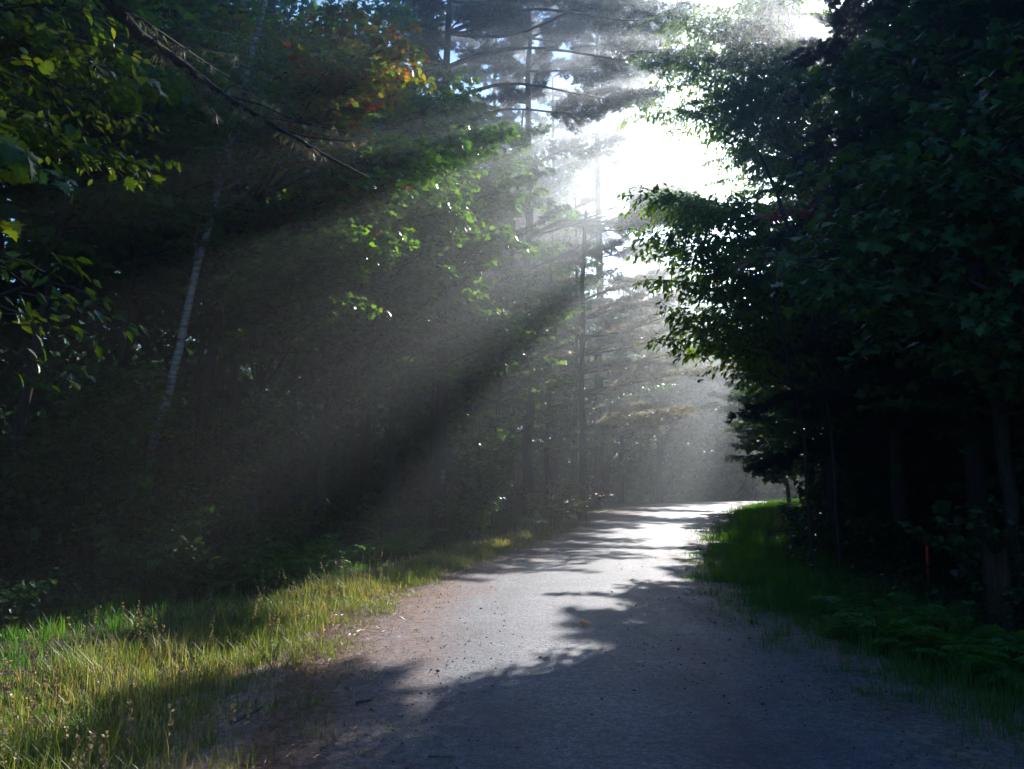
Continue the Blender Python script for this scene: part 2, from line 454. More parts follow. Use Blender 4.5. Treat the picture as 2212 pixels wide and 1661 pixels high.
class Tree:
    """a trunk path, boughs, twigs and leaves gathered in one wood and one leaf mesh"""

    def __init__(s, seed, trunk, r0, r1=.03, leaf=OVAL, size=.1, sides=9, twig_r=.006, tint=(0, 1)):
        s.rr = RS(seed); s.wood, s.leafs = Geo(), Geo()
        s.trunk = np.asarray(trunk, float); s.r0, s.r1 = r0, r1
        s.leaf, s.size, s.twig_r, s.tint = leaf, size, twig_r, tint
        m = len(s.trunk)
        tt = np.linspace(0, 1, m)
        # densify and roughen
        f = np.linspace(0, 1, max(10, m * 3))
        P = np.stack([np.interp(f, tt, s.trunk[:, k]) for k in range(3)], 1)
        P[1:-1, :2] += s.rr.randn(len(f) - 2, 2) * r0 * .18
        rad = r1 + (r0 - r1) * (1 - f) ** .8
        rad[0] *= 1.35
        s.path, s.rad = P, rad
        s.wood.tube(P, rad, sides)

    def at(s, z):
        k = np.argmin(abs(s.path[:, 2] - z))
        return s.path[k], s.rad[k]

    def limb(s, p1, z0=None, arch=.06, nt=12, tl=.36, nl=10, r=None, t0=.22, flat=.35, droop=.15, sides=5, kind='leaf', tint=None, p0=None):
        rr = s.rr
        p1 = np.asarray(p1, float); nt = int(round(nt * TWIGS)); nl = nl * DENS
        if p0 is None:
            if z0 is None: z0 = p1[2] - .25 * np.linalg.norm(p1[:2] - s.path[len(s.path) // 2][:2])
            p0, rt = s.at(z0)
        else: rt = s.r0 * .4
        B = bough(p0, p1, arch, rr, 9)
        Lg = np.linalg.norm(p1 - p0)
        r = r or min(rt * .55, .012 + .011 * Lg)
        s.wood.tube(B, np.linspace(r, .004, 9), sides)
        ts = np.linspace(t0, 1, nt)
        tn = tint or s.tint
        for i, t in enumerate(ts):
            q = t * 8; k = min(int(q), 7)
            b = B[k] + (B[k + 1] - B[k]) * (q - k); d = unit(B[k + 1] - B[k])
            side = unit(np.cross(d, UP)) * (1 if i % 2 else -1)
            td = unit(d * .7 + side * rr.uniform(.55, 1.1) + UP * rr.uniform(-.3, .25)) if i < nt - 1 else d
            L2 = tl * Lg * (1.05 - .6 * t) * rr.uniform(.6, 1.25) if i < nt - 1 else tl * Lg * .3
            L2 = max(.22, min(L2, 2.2))
            e = b + td * L2 + UP * (-droop * L2 * .6)
            mid = (b + e) / 2 + UP * .06 * L2
            if s.twig_r: s.wood.tube(np.array((b, mid, e)), (s.twig_r * 1.6, s.twig_r, s.twig_r * .4), 3)
            n = max(3, int(nl * L2 / .5))
            u = rr.uniform(.08, 1.03, n)[:, None]
            pos = b + (e - b) * u + UP * .06 * L2 * np.sin(math.pi * u) + rr.randn(n, 3) * (.035 + .05 * L2) * np.array((1, 1, flat))
            sd = unit(np.cross(td, UP))
            sgn = rr.choice((-1, 1), n)[:, None]
            if kind == 'leaf':
                dirs = td * rr.uniform(.2, 1, (n, 1)) + sd * sgn * rr.uniform(.2, 1, (n, 1)) - UP * rr.uniform(0, 2.2 * droop + .25, (n, 1)) + rr.randn(n, 3) * .2
                nrm = UP + rr.randn(n, 3) * .45
            else:
                dirs = td * .8 + sd * sgn * rr.uniform(.1, .7, (n, 1)) + UP * rr.uniform(-.1, .5, (n, 1)) + rr.randn(n, 3) * .25
                nrm = rr.randn(n, 3)
            ti = np.clip(rr.uniform(tn[0], tn[1], n) + rr.randn() * .1 * (tn[1] - tn[0]), tn[0], tn[1])
            place(s.leafs, s.leaf, pos, dirs, nrm, s.size * rr.uniform(.65, 1.2, n), ti)

    def fill(s, n, z0, z1, rad, up=.25, az=None, prof=None, **kw):
        """n more boughs round the trunk between z0 and z1"""
        rr = s.rr; n = int(n * FILL)
        for i in range(n):
            f = (i + rr.rand() * .8) / n
            z = z0 + (z1 - z0) * f
            p, _ = s.at(z)
            a = i * 2.39996 + rr.rand() * .6 if az is None else rr.uniform(az[0], az[1])
            pr = (math.sin(math.pi * (.18 + .78 * f)) if prof is None else prof(f))
            L = rad * pr * rr.uniform(.7, 1.15)
            s.limb(p + np.array((math.sin(a) * L, math.cos(a) * L, L * up * rr.uniform(.4, 1.4))), z0=z, **kw)

    def build(s, name, label, cat, bark, leafm, group=None):
        b = s.trunk[0]
        r = root(name, tuple(b), label, cat, group)
        s.wood.v = [v - b for v in s.wood.v]
        s.wood.build('trunk', bark, r, True)
        if s.leafs.n:
            s.leafs.v = [v - b for v in s.leafs.v]
            s.leafs.build('crown', leafm, r)
        return r


def base_at(u, d):
    p = W(u, 900, d); p[2] = gzf(p[0], d) - .05
    return p


def straight(b, h, lean=(0, 0), n=6, wob=.06, seed=0):
    rr = RS(seed); t = np.linspace(0, 1, n)
    P = np.array(b) + np.stack([lean[0] * t, lean[1] * t, h * t], 1)
    P[1:, :2] += np.cumsum(rr.randn(n - 1, 2) * wob, 0)
    return P

# ================================================================== LEFT SIDE
# 1 basswood at the left edge of the picture, leaves close to the viewer
T = Tree(11, straight((-4.6, 5.4, -.05), 11.5, (.2, .4), seed=1), .16, .04, ROUND, .092, tint=(0, .93))
for u, v, d, z in [(265, 345, 6.2, 3.9), (330, 190, 6.6, 4.6), (90, 255, 5.2, 4.0), (40, 375, 3.9, 3.0),
                   (60, 560, 3.6, 2.3), (250, 110, 6.1, 4.8), (300, 260, 7.0, 4.4), (190, 40, 5.6, 4.8), (130, 150, 5.8, 4.5), (30, 120, 5.0, 4.2), (330, 320, 7.2, 4.2)]:
    T.leaf, T.size = ((ROUND, .088), (MAPLE, .105), (OVAL, .08))[int(u + v) % 3]
    T.limb(W(u, v, d), z0=z, nt=11, tl=.3, nl=7, t0=.35, droop=.35)
T.leaf, T.size = MAPLE2, .1
T.fill(18, 5.5, 10.5, 2.6, nt=9, nl=8)
bass = T.build('basswood_tree', 'round-leaved tree leaning in at the left edge with sunlit yellow-green leaves', 'tree', M_BARK, M_LEAFL)
# its bare dead limb hung with lichen
g = Geo(); li = Geo(); rr = RS(8)
pts = np.array([(-4.5, 5.5, 6.6)] + [W(*q) for q in [(215, -20, 6.0), (300, 75, 6.4), (395, 140, 6.8), (480, 205, 7.2), (600, 277, 7.8), (700, 335, 8.3), (800, 385, 8.7)]])
g.tube(pts, (.085, .055, .045, .04, .032, .024, .016, .007), 8)
def sidetwig(k, ps, r=.012):
    q = np.array([pts[k]] + [W(*p) for p in ps]); g.tube(q, np.linspace(r, .003, len(q)), 5)
    for a, b in zip(q[:-1], q[1:]):
        for j in range(7):
            p = a + (b - a) * rr.rand(); L = rr.uniform(.03, .13)
            place(li, TUFT, p[None], np.array([(rr.randn() * .2, rr.randn() * .2, -1)]), rr.randn(1, 3), L, rr.rand(1))
sidetwig(1, [(330, 60, 6.3), (420, 120, 6.9), (520, 185, 7.6), (610, 240, 8.2)], .02)
sidetwig(3, [(470, 190, 7.3), (560, 250, 8.0), (640, 265, 8.5), (720, 270, 8.8)])
sidetwig(4, [(560, 225, 7.6), (640, 262, 7.9), (760, 290, 8.4)])
sidetwig(4, [(500, 185, 7.5), (560, 205, 8.0)], .008)
sidetwig(2, [(400, 105, 6.7), (520, 120, 7.2)], .008)
sidetwig(5, [(660, 296, 8.1), (740, 305, 8.4), (800, 300, 8.7)], .009)
sidetwig(3, [(430, 205, 7.0), (480, 262, 7.4)], .007)
for k in range(2, 6):
    for j in range(16):
        p = pts[k] + (pts[k + 1] - pts[k]) * rr.rand(); L = rr.uniform(.04, .17)
        place(li, TUFT, p[None], np.array([(rr.randn() * .2, rr.randn() * .2, -1)]), rr.randn(1, 3), L, rr.rand(1))
b0 = np.array(bass.location)
g.v = [v - b0 for v in g.v]; li.v = [v - b0 for v in li.v]
dl = g.build('dead_limb', M_BARK, bass, True); dl['label'] = 'bare drooping dead limb hung with lichen'
li.build('lichen', M_LICHEN, dl)

# 2 leaning birch
T = Tree(21, [W(*q) for q in [(258, 1262, 15.2), (300, 1060, 15.0), (352, 890, 14.8), (400, 705, 14.6), (432, 560, 14.5), (500, 300, 14.3), (545, 110, 14.2), (585, -40, 14.1)]], .085, .035, OVAL, .10)
for u, v, d in [(330, 480, 14), (300, 320, 14), (420, 200, 14), (640, 60, 14), (690, 180, 14.2), (380, 60, 14), (520, 420, 13.5), (600, 330, 13.6), (300, 160, 14.5), (450, 330, 13.4), (520, 250, 12.8), (570, 120, 12.9), (480, 310, 12.8), (540, 190, 12.7), (430, 430, 12.9), (500, 90, 12.9), (610, 220, 13), (560, 20, 13)]:
    T.limb(W(u, v, d), nt=12, nl=10, droop=.3)
T.build('birch_tree', 'slender white-barked birch leaning right out of the dark undergrowth', 'birch tree', M_BIRCH, M_LEAF)

# 3 turning maple, orange and yellow, upper left of the middle
T = Tree(31, straight(base_at(392, 18.5), 14, (2.2, -1.5), seed=3), .13, .04, MAPLE2, .135, tint=(.25, 1))
for u, v, d in [(882, 155, 15.5), (820, 60, 15.8), (790, 130, 15), (700, 250, 15.4), (650, 140, 15), (760, 10, 16), (840, 210, 16), (600, 30, 15), (720, 70, 15.4), (690, 180, 14.8), (560, 190, 15), (800, 440, 15), (815, 405, 15.3), (760, 420, 14.8), (480, 40, 16), (640, 230, 15.2)]:
    T.limb(W(u, v, d), nt=13, nl=8, tl=.3, t0=.35)
T.fill(4, 10, 13.5, 2.2, nt=9, nl=5, az=(-2.9, -.3))
for u, v, d in [(713, 176, 12.8), (760, 141, 12.9), (802, 157, 13.5), (848, 181, 14.2), (855, 107, 13.8), (881, 77, 13.4), (896, 146, 13.6), (732, 226, 13.4), (690, 130, 13.2), (820, 50, 13.8)]:
    T.limb(W(u, v, d), nt=11, nl=8, tl=.2, t0=.5, flat=.5)
T.build('turning_maple', 'maple with yellow and orange autumn leaves reaching right beside the birch', 'maple tree', M_BARK, M_LEAFY)

# 4 maple with sunlit sprays in the middle of the left side
T = Tree(41, straight(base_at(552, 18), 12, (.4, -.6), seed=4), .085, .03, MAPLE2, .125)
for u, v, d in [(725, 550, 14.2), (700, 505, 14.6), (640, 500, 14), (610, 560, 14.2), (680, 590, 14), (945, 395, 16.2), (958, 330, 16.4), (900, 350, 15.8), (880, 310, 16), (840, 400, 15.6), (850, 480, 15.5), (730, 650, 14.5), (560, 610, 14.5), (430, 540, 15), (780, 560, 15.6), (520, 720, 15.5), (640, 700, 15.5), (600, 420, 14.5), (700, 430, 15), (745, 525, 15), (700, 545, 15.4), (670, 480, 15.4), (965, 365, 17.4), (930, 340, 17.2), (900, 390, 17), (860, 330, 17), (760, 500, 15.6), (640, 540, 15.2)]:
    T.limb(W(u, v, d), nt=12, nl=7, tl=.3, t0=.3)
T.fill(3, 8, 11, 2., nt=9, nl=5)
for u, v, d in [(670, 524, 13.1), (717, 490, 12.7), (721, 564, 13.5), (754, 511, 13.5), (790, 487, 14.4), (829, 453, 14.7), (855, 415, 13.4), (870, 482, 13.9), (906, 344, 17), (938, 313, 17.2), (940, 397, 17.2), (821, 514, 15.4), (640, 560, 12.9), (850, 305, 16.6)]:
    T.limb(W(u, v, d), nt=11, nl=8, tl=.2, t0=.5, flat=.5)
T.build('green_maple', 'slim-trunked maple holding bright sunlit leaf sprays low over the wood edge', 'maple tree', M_BARKG, M_LEAF)

# 5 big maple with wide shaded spray
T = Tree(51, [base_at(684, 23), W(700, 950, 23), W(720, 760, 23), W(740, 500, 23), W(760, 250, 23), W(780, 20, 23)], .12, .05, MAPLE2, .15)
for u, v, d in [(972, 780, 18.6), (940, 815, 18.6), (880, 720, 18.6), (820, 700, 18.4), (780, 810, 18.6), (850, 790, 18.2), (1040, 240, 20.5), (1085, 300, 21), (1020, 330, 20.5), (980, 250, 20), (960, 170, 20), (880, 240, 20), (930, 420, 19.6), (960, 560, 19.6), (900, 610, 19), (1000, 480, 20.4), (860, 540, 19), (780, 640, 19), (680, 650, 19), (640, 780, 19), (930, 100, 20), (880, 30, 20), (1060, 440, 21), (920, 680, 19), (700, 720, 18.8)]:
    T.limb(W(u, v, d + (3.6 if v < 520 else 1.)), nt=13, nl=8, tl=.3, t0=.25, flat=.3)
T.fill(12, 5, 15, 3.5, nt=10, nl=5)
for u, v, d in [(986, 304, 18.8), (1022, 381, 19.4), (1031, 283, 21), (1052, 325, 20.2), (1082, 260, 22), (1083, 408, 21), (1010, 189, 18.2), (965, 467, 17), (1006, 496, 17.6), (950, 590, 17.8), (985, 422, 17.8)]:
    T.limb(W(u, v, d), nt=11, nl=8, tl=.2, t0=.5, flat=.5)
T.build('spreading_maple', 'broad green maple whose shaded lower spray reaches out over the ferns', 'maple tree', M_BARKG, M_LEAF)

# 6 maple further along with one yellow sprig
T = Tree(61, [base_at(845, 26), W(848, 900, 26), W(870, 600, 26), W(890, 300, 26), W(900, 100, 26)], .12, .05, MAPLE2, .18)
for u, v, d in [(1110, 735, 24.8), (1118, 600, 25), (1080, 640, 25), (1020, 700, 24.6), (1060, 540, 25), (1110, 500, 25.5), (990, 620, 24.5), (1010, 560, 24.6), (960, 660, 24.4), (1070, 380, 25.4), (1020, 430, 25), (1085, 460, 25), (930, 780, 24.6), (1000, 760, 25), (900, -10, 27), (870, 40, 27), (935, 60, 27), (840, 0, 27), (960, 10, 27.5), (920, 120, 27)]:
    T.limb(W(u, v, d), nt=13, nl=7, tl=.3, t0=.25)
T.limb(W(1105, 742, 24), nt=5, nl=8, tl=.16, t0=.8)
T.fill(14, 6, 16, 3.2, nt=9, nl=4)
for u, v, d in [(1111, 303, 23), (1127, 385, 22.6), (1109, 439, 22.4), (1060, 678, 21), (1098, 656, 22), (1091, 505, 21.4), (1034, 539, 20.8), (1046, 607, 20.4), (1121, 551, 22)]:
    T.limb(W(u, v, d), nt=11, nl=8, tl=.2, t0=.5, flat=.5)
T.build('tall_maple', 'tall maple behind the spreading one, dim green in the haze, left of the big pine', 'maple tree', M_BARKG, M_LEAF)

# 7 white pines
def pine(seed, u, d, h, r, limbs, label, fillz, leafm=None, allround=False, name='white_pine', size=.21, nl=12, nf=10, fr=2.4, tint=(0, .75)):
    b = base_at(u, d)
    T = Tree(seed, straight(b, h, (.15, 0), seed=seed, wob=.05), r, .06, TUFT, size, 10, .007, tint)
    for q in limbs:
        T.limb(W(q[0], q[1], q[2]), z0=W(q[0], q[1], q[2])[2] - .12 * abs(q[0] - u) / 1842 * d - .2, arch=.03, nt=20 if q[0] - u < 350 else 13, tl=.26 if len(q) < 5 else .17, nl=nl * (1 if len(q) < 5 else 3.2), t0=.8 if len(q) > 4 else .18 if q[0] - u < 350 else .6, kind='needle', flat=.3, droop=.05, sides=6, r=.02 + .012 * abs(q[0] - u) / 100)  # a fifth value marks a dense tip, added to cast the dark haze band
    T.fill(nf, fillz, h - .8, fr, up=.12, az=None if allround else (-2.9, -.3), nt=13, nl=nl * .7, tl=.26, kind='needle', flat=.3, droop=.05, prof=lambda f: 1.05 - .7 * f)
    # dead stubs on the bare lower trunk
    rr = RS(seed + 1)
    for i in range(9):
        z = rr.uniform(1.6, fillz); p, _ = T.at(z); a = rr.uniform(0, 6.28); L = rr.uniform(.3, 1.1)
        T.wood.tube(np.array((p, p + np.array((math.sin(a) * L, math.cos(a) * L, rr.uniform(-.2, .1))))), (.016, .004), 4)
    return T.build(name, label, 'pine tree', M_PINEB, leafm or M_NEEDLE)

pine(71, 952, 24, 18.0, .2, [(1470, 22, 24.5, 11.3), (1480, 118, 25, 10.4), (1400, 195, 24.6, 9.2), (1330, 212, 24, 9.0), 
     (1390, 30, 25, 11.4), (1180, 10, 24, 11.3), (1080, -10, 23.4, 11.5), (860, 90, 23.5, 10.5), (1330, 10, 25, 11.8)],
     'tallest white pine, its bare straight trunk carrying an orange plate', 8.8)
pine(72, 1140, 33, 23.5, .21, [ (1330, 300, 32, 11.2), (1380, 480, 33, 8.6), (1330, 530, 33, 7.9), (1300, 60, 33, 15), (1200, 90, 32, 14.6), (1100, 60, 32, 15), (1050, 130, 31.5, 14), (1250, 20, 32, 15.6), (1020, 40, 31.5, 15), (1180, 150, 32, 13.6), (1090, 190, 31.6, 13), (1150, -10, 32, 16), (980, 90, 31, 14.6), (940, 20, 31.5, 15.6), (1000, 0, 31.5, 16), (1080, 10, 32, 16), (1200, 0, 32, 16.4), (1060, -40, 32, 17), (1120, 30, 32, 15.4), (1270, 90, 33, 14.6), (1420, 160, 33.6, 13.4), (1440, 70, 33.4, 15), (960, -30, 31, 17), (1420, 435, 31, 9, 1), (1395, 462, 31, 9, 1), (1445, 420, 32, 9, 1), (1415, 465, 29.5, 9, 1), (1435, 450, 30, 9, 1)],
     'white pine standing next beyond the plated pine, crown lost in bright haze', 8.4)
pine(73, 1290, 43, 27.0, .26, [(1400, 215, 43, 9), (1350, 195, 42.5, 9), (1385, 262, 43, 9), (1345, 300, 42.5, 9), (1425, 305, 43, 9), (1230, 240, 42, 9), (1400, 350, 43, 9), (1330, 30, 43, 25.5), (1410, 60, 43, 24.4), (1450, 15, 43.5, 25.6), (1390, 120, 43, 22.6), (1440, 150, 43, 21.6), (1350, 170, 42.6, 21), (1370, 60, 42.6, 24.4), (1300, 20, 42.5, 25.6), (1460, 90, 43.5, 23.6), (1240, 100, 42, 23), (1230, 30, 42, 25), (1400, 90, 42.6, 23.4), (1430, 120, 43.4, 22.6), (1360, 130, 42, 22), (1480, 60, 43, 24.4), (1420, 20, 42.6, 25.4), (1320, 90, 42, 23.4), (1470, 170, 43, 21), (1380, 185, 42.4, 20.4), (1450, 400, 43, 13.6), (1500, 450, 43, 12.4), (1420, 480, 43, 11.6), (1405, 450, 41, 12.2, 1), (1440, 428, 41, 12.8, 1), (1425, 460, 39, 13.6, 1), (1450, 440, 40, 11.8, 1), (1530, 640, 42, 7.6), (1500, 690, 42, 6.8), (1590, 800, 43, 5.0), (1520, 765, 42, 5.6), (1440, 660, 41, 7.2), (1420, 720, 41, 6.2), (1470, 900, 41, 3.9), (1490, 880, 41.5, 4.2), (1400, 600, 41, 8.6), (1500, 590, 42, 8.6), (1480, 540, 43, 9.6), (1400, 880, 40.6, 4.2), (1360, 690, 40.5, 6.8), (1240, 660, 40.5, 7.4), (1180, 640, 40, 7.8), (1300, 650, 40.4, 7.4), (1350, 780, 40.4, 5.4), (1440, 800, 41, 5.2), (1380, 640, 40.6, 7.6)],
     'far white pine at the road bend with low pale needle sprays lit by the sun', 5.4, size=.26, tint=(.1, 1), nl=13, leafm=M_NEEDLE_LIT)
pine(74, 1420, 52, 17.0, .2, [(1600, 800, 51, 5.5), (1580, 700, 51, 8), (1560, 600, 52, 10.5), (1500, 500, 52, 13)], 'farthest pine by the bend, greyed by haze, its trunk hidden behind low boughs', 3.4, size=.3, nl=9, leafm=M_NEEDLE_LIT)

pine(75, 1060, 47, 27.5, .24, [(1180, 60, 46, 9), (1230, 150, 46.5, 9), (1250, 20, 46.5, 9), (940, 60, 46, 9), (980, 150, 46, 9), (1150, 200, 46, 9)], 'tall dim pine behind the plated pine, filling the sky at the top centre', 10, size=.3, nl=9, nf=34, fr=4.2, allround=True)
pine(76, 1195, 54, 28.0, .25, [(1330, 40, 54, 9), (1350, 120, 54, 9), (1370, 200, 54, 9), (1100, 100, 53, 9), (1320, 270, 53, 9), (1390, 60, 54, 9), (1340, 330, 53, 9)], 'tall dim pine at the back left of the sky gap', 9, size=.33, nl=9, nf=38, fr=4.6, allround=True)
pine(77, 1255, 31, 11.5, .13, [(1500, 690, 31), (1530, 640, 31.5), (1440, 655, 30.5), (1420, 720, 30.5), (1470, 885, 30.5), (1490, 900, 31), (1400, 880, 30), (1360, 690, 30), (1170, 640, 30), (1350, 780, 30), (1440, 800, 30.5), (1380, 640, 30.5), (1585, 800, 31.5), (1520, 765, 31), (1560, 720, 31.5), (1180, 700, 30), (1460, 600, 31)], 'young pine with pale sunlit sprays reaching over the road before the bend', 4.5, size=.19, nl=7, nf=6, fr=1.6, tint=(.2, 1), leafm=M_NEEDLE_LIT)
# trail plate on the big pine
b = W(957, 1030, 24 - .215)
r = root('trail_plate', tuple(b), 'small orange plate with a blue and white mark nailed to a pine trunk', 'sign')
def box(g, c, s, t=0.):
    c, s = np.array(c, float), np.array(s, float) / 2
    V = np.array([(x, y, z) for x in (-1, 1) for y in (-1, 1) for z in (-1, 1)]) * s + c
    g.add(V, [np.array([(0, 1, 3, 2), (4, 6, 7, 5), (0, 4, 5, 1), (2, 3, 7, 6), (0, 2, 6, 4), (1, 5, 7, 3)])], np.full(8, t))
g = Geo(); box(g, (0, 0, 0), (.12, .012, .36)); g.build('plate', M_SIGN, r)
g = Geo(); box(g, (0, -.008, .01), (.10, .004, .15)); g.build('mark', M_SIGNB, r)
g = Geo(); g.add(np.array([(-.045, -.013, -.05), (.045, -.013, .0), (.045, -.013, .025), (-.045, -.013, -.02)]), [np.array([(0, 1, 2, 3)])]); g.add(np.array([(-.045, -.013, -.01), (.0, -.013, .035), (-.012, -.013, .045), (-.045, -.013, .015)]), [np.array([(0, 1, 2, 3)])]); g.build('stripe', M_SIGNW, r)

# bare dark trunks inside the left wood
trunks = [  # u, base d, radius, lean, label
    (20, 13.5, .10, .5, 'dark tree standing farthest left, its trunk rising at the very edge of the wood'),
    (196, 16.5, .10, .35, 'dark thin tree just left of the leaning birch foot'),
    (238, 17.5, .09, .1, 'dark thin tree crossing behind the leaning birch'),
    (408, 19.5, .08, .3, 'thin grey tree between the birch and the slim maple trunk'),
    (492, 22, .09, .3, 'thin pale tree just left of the slim maple trunk'),
    (640, 28, .12, -.1, 'shadowy tree between the slim maple and the spreading maple'),
    (780, 29, .12, .1, 'shadowy tree right of the spreading maple trunk'),
    (932, 25.5, .07, .1, 'pole-thin pale tree hard against the left of the plated pine'),
    (1002, 30, .16, .2, 'thick shadowy tree first right of the plated pine'),
    (1058, 27, .08, .55, 'thin pale tree leaning right, second right of the plated pine'),
    (1100, 36, .15, .1, 'shadowy tree standing behind the pale leaning pole'),
    (1180, 38, .13, .2, 'shadowy tree midway between the two hazy pines'),
    (1235, 40, .12, .1, 'shadowy tree just left of the pine at the bend'),
    (1340, 47, .13, .1, 'shadowy tree just right of the pine at the bend'),
]
for i, (u, d, rad, lean, lab) in enumerate(trunks):
    b = base_at(u, d); h = 11 + (i * 7 % 5)
    T = Tree(100 + i, straight(b, h, (lean * 2, .3), seed=100 + i, wob=.07), rad, .03, CARD, .22, 8, .006)
    T.fill(22 if u < 970 else 30, 5.0 + (i % 3) * .6 if u < 970 else 2.6, h - .5, 2.5, nt=9, nl=5.5)
    rr = RS(300 + i)
    for j in range(7):
        z = rr.uniform(1.2, 5); p, _ = T.at(z); a = rr.uniform(0, 6.28); L = rr.uniform(.3, .9)
        T.wood.tube(np.array((p, p + np.array((math.sin(a) * L, math.cos(a) * L, rr.uniform(-.2, .2))))), (.012, .003), 4)
    T.build('forest_tree', lab, 'tree', M_BARKG if 'pale' in lab or 'grey' in lab else M_BARK, M_LEAF, 'trees inside the left wood')

# ================================================================== RIGHT SIDE
# ash with hanging leaves, silhouetted against the sky gap
T = Tree(81, [base_at(1850, 24.5), W(1845, 900, 24), W(1830, 600, 23.6), W(1790, 350, 23), W(1722, 128, 22.5), W(1685, -10, 22), W(1660, -110, 22)], .17, .03, LANCE, .17)
for u, v, d in [(1480, 40, 14.6), (1420, 115, 14.8), (1408, 245, 14.6), (1500, 210, 14.4), (1560, 185, 14.2), (1610, 330, 14.4), (1640, 230, 14.4), (1580, 90, 14.6), (1650, 60, 14.2), (1700, 200, 14.2), (1700, 420, 14.4), (1660, 500, 14), (1620, 690, 14.4), (1760, 300, 14), (1740, 560, 14.6), (1690, 640, 14.6), (1620, 440, 15), (1600, 20, 15), (1760, 100, 15.4), (1520, 120, 14.6), (1600, 250, 14.8), (1660, 340, 14.6), (1650, 570, 14.8), (1640, 140, 14.6), (1720, 320, 14.2)]:
    T.limb(W(u, v, d * 1.5), nt=15, nl=13, tl=.24, t0=.2, droop=.5, arch=T.rr.uniform(.02, .1), flat=.9)
for u, v, d in [(1470, 90, 22), (1520, 20, 22), (1560, 60, 21.5), (1620, 100, 22), (1600, 180, 21.6), (1660, 20, 22), (1700, 120, 21.5), (1740, 40, 22), (1580, -20, 22), (1680, 260, 21.5), (1640, 200, 22.5), (1540, 250, 22), (1480, 170, 22), (1600, 300, 21.6), (1720, 200, 22.4), (1760, 180, 21.4), (1700, 330, 22), (1400, 60, 22), (1390, 130, 22), (1385, 235, 21.5), (1430, 190, 21.5), (1450, 120, 22), (1440, 30, 22), (1500, 60, 21.6), (1480, 230, 22), (1780, 130, 21), (1740, 150, 21), (1770, 230, 21), (1720, 80, 21), (1780, 20, 21.5), (1680, 180, 21), (1750, 280, 21)]:
    T.limb(W(u, v, d), nt=12, nl=15, tl=.28, t0=.3, droop=.5, arch=T.rr.uniform(.0, .1), flat=.9)
for u, v, d in [(1400, 440, 22), (1440, 420, 22), (1465, 405, 22), (1425, 440, 21.5), (1430, 455, 24), (1410, 460, 23), (1450, 430, 25)]:  # dense leaf clumps added to throw a dark band across the haze
    T.limb(W(u, v, d), nt=12, nl=26, tl=.15, t0=.72, droop=.4, flat=1.2)
T.fill(52, 4.5, 16.5, 3.1, nt=12, nl=14, tl=.3, droop=.5)
T.build('ash_tree', 'ash tree with hanging narrow leaves silhouetted against the bright sky gap', 'ash tree', M_BARK, M_ASH)

# nearer tree below it, reaching out over the road
T = Tree(86, [base_at(1790, 17), W(1785, 900, 16.6), W(1760, 700, 16.2), W(1700, 480, 15.6), W(1640, 330, 15.2)], .09, .02, OVAL, .125)
for u, v, d in [(1368, 430, 14.6), (1372, 480, 14.4), (1392, 535, 14.2), (1400, 610, 14.2), (1432, 660, 14), (1440, 738, 14), (1500, 715, 13.8), (1540, 640, 14), (1600, 560, 14), (1520, 500, 14.2), (1470, 430, 14.4), (1550, 420, 14.4), (1540, 560, 14.6), (1440, 560, 14.8), (1570, 480, 14.4), (1500, 640, 14.2), (1420, 500, 14.6), (1560, 720, 14.4), (1400, 400, 14.6), (1420, 440, 14.8), (1460, 500, 14.4), (1480, 560, 14.4), (1500, 420, 14.8), (1440, 610, 14.2), (1460, 690, 14), (1530, 600, 14.6), (1520, 680, 14.2)]:
    T.limb(W(u, v, d), nt=12, nl=10, tl=.26, t0=.25, droop=.5, arch=T.rr.uniform(.02, .1), flat=.9)
T.fill(10, 3, 6.5, 1.6, nt=9, nl=9, tl=.3, droop=.5, az=(-.2, 3.3))
T.build('cherry_tree', 'low broadleaf tree under the ash whose sunlit sprays reach farthest left over the road', 'tree', M_BARK, M_ASH)

# close dark maple at the right edge
T = Tree(82, straight((5.6, 6.6, -.05), 9, (-.2, .2), seed=82), .16, .05, MAPLE, .115, tint=(0, .9))
for u, v, d, z in [(1750, 560, 6.6, 1.9), (1830, 490, 6.4, 2.2), (1850, 440, 6.4, 2.3), (1880, 310, 6.6, 2.7), (1960, 260, 6.4, 2.9), (2010, 225, 6.4, 3.2), (2120, 150, 6.2, 3.4), (2190, 100, 6.2, 3.6), (2110, 380, 6, 2.4), (1960, 400, 6.2, 2.4), (1900, 390, 6.5, 2.5), (2040, 320, 6.1, 2.7), (2180, 300, 6, 2.8), (1800, 540, 6.5, 2), (2190, 210, 6, 3), (2080, 260, 6.2, 3), (1730, 640, 7, 1.8), (1940, 330, 6.2, 2.6), (1840, 600, 7, 1.7)]:
    T.limb(W(u, v, d), z0=z, nt=11, nl=7, tl=.24, t0=.35, droop=.4, flat=.4)
T.fill(10, 3.6, 8.5, 2.6, nt=9, nl=7, az=(.4, 3.4))
T.build('dark_maple', 'dark glossy-leaved maple with diagonal branches close at the right edge', 'maple tree', M_BARK, M_LEAFD)

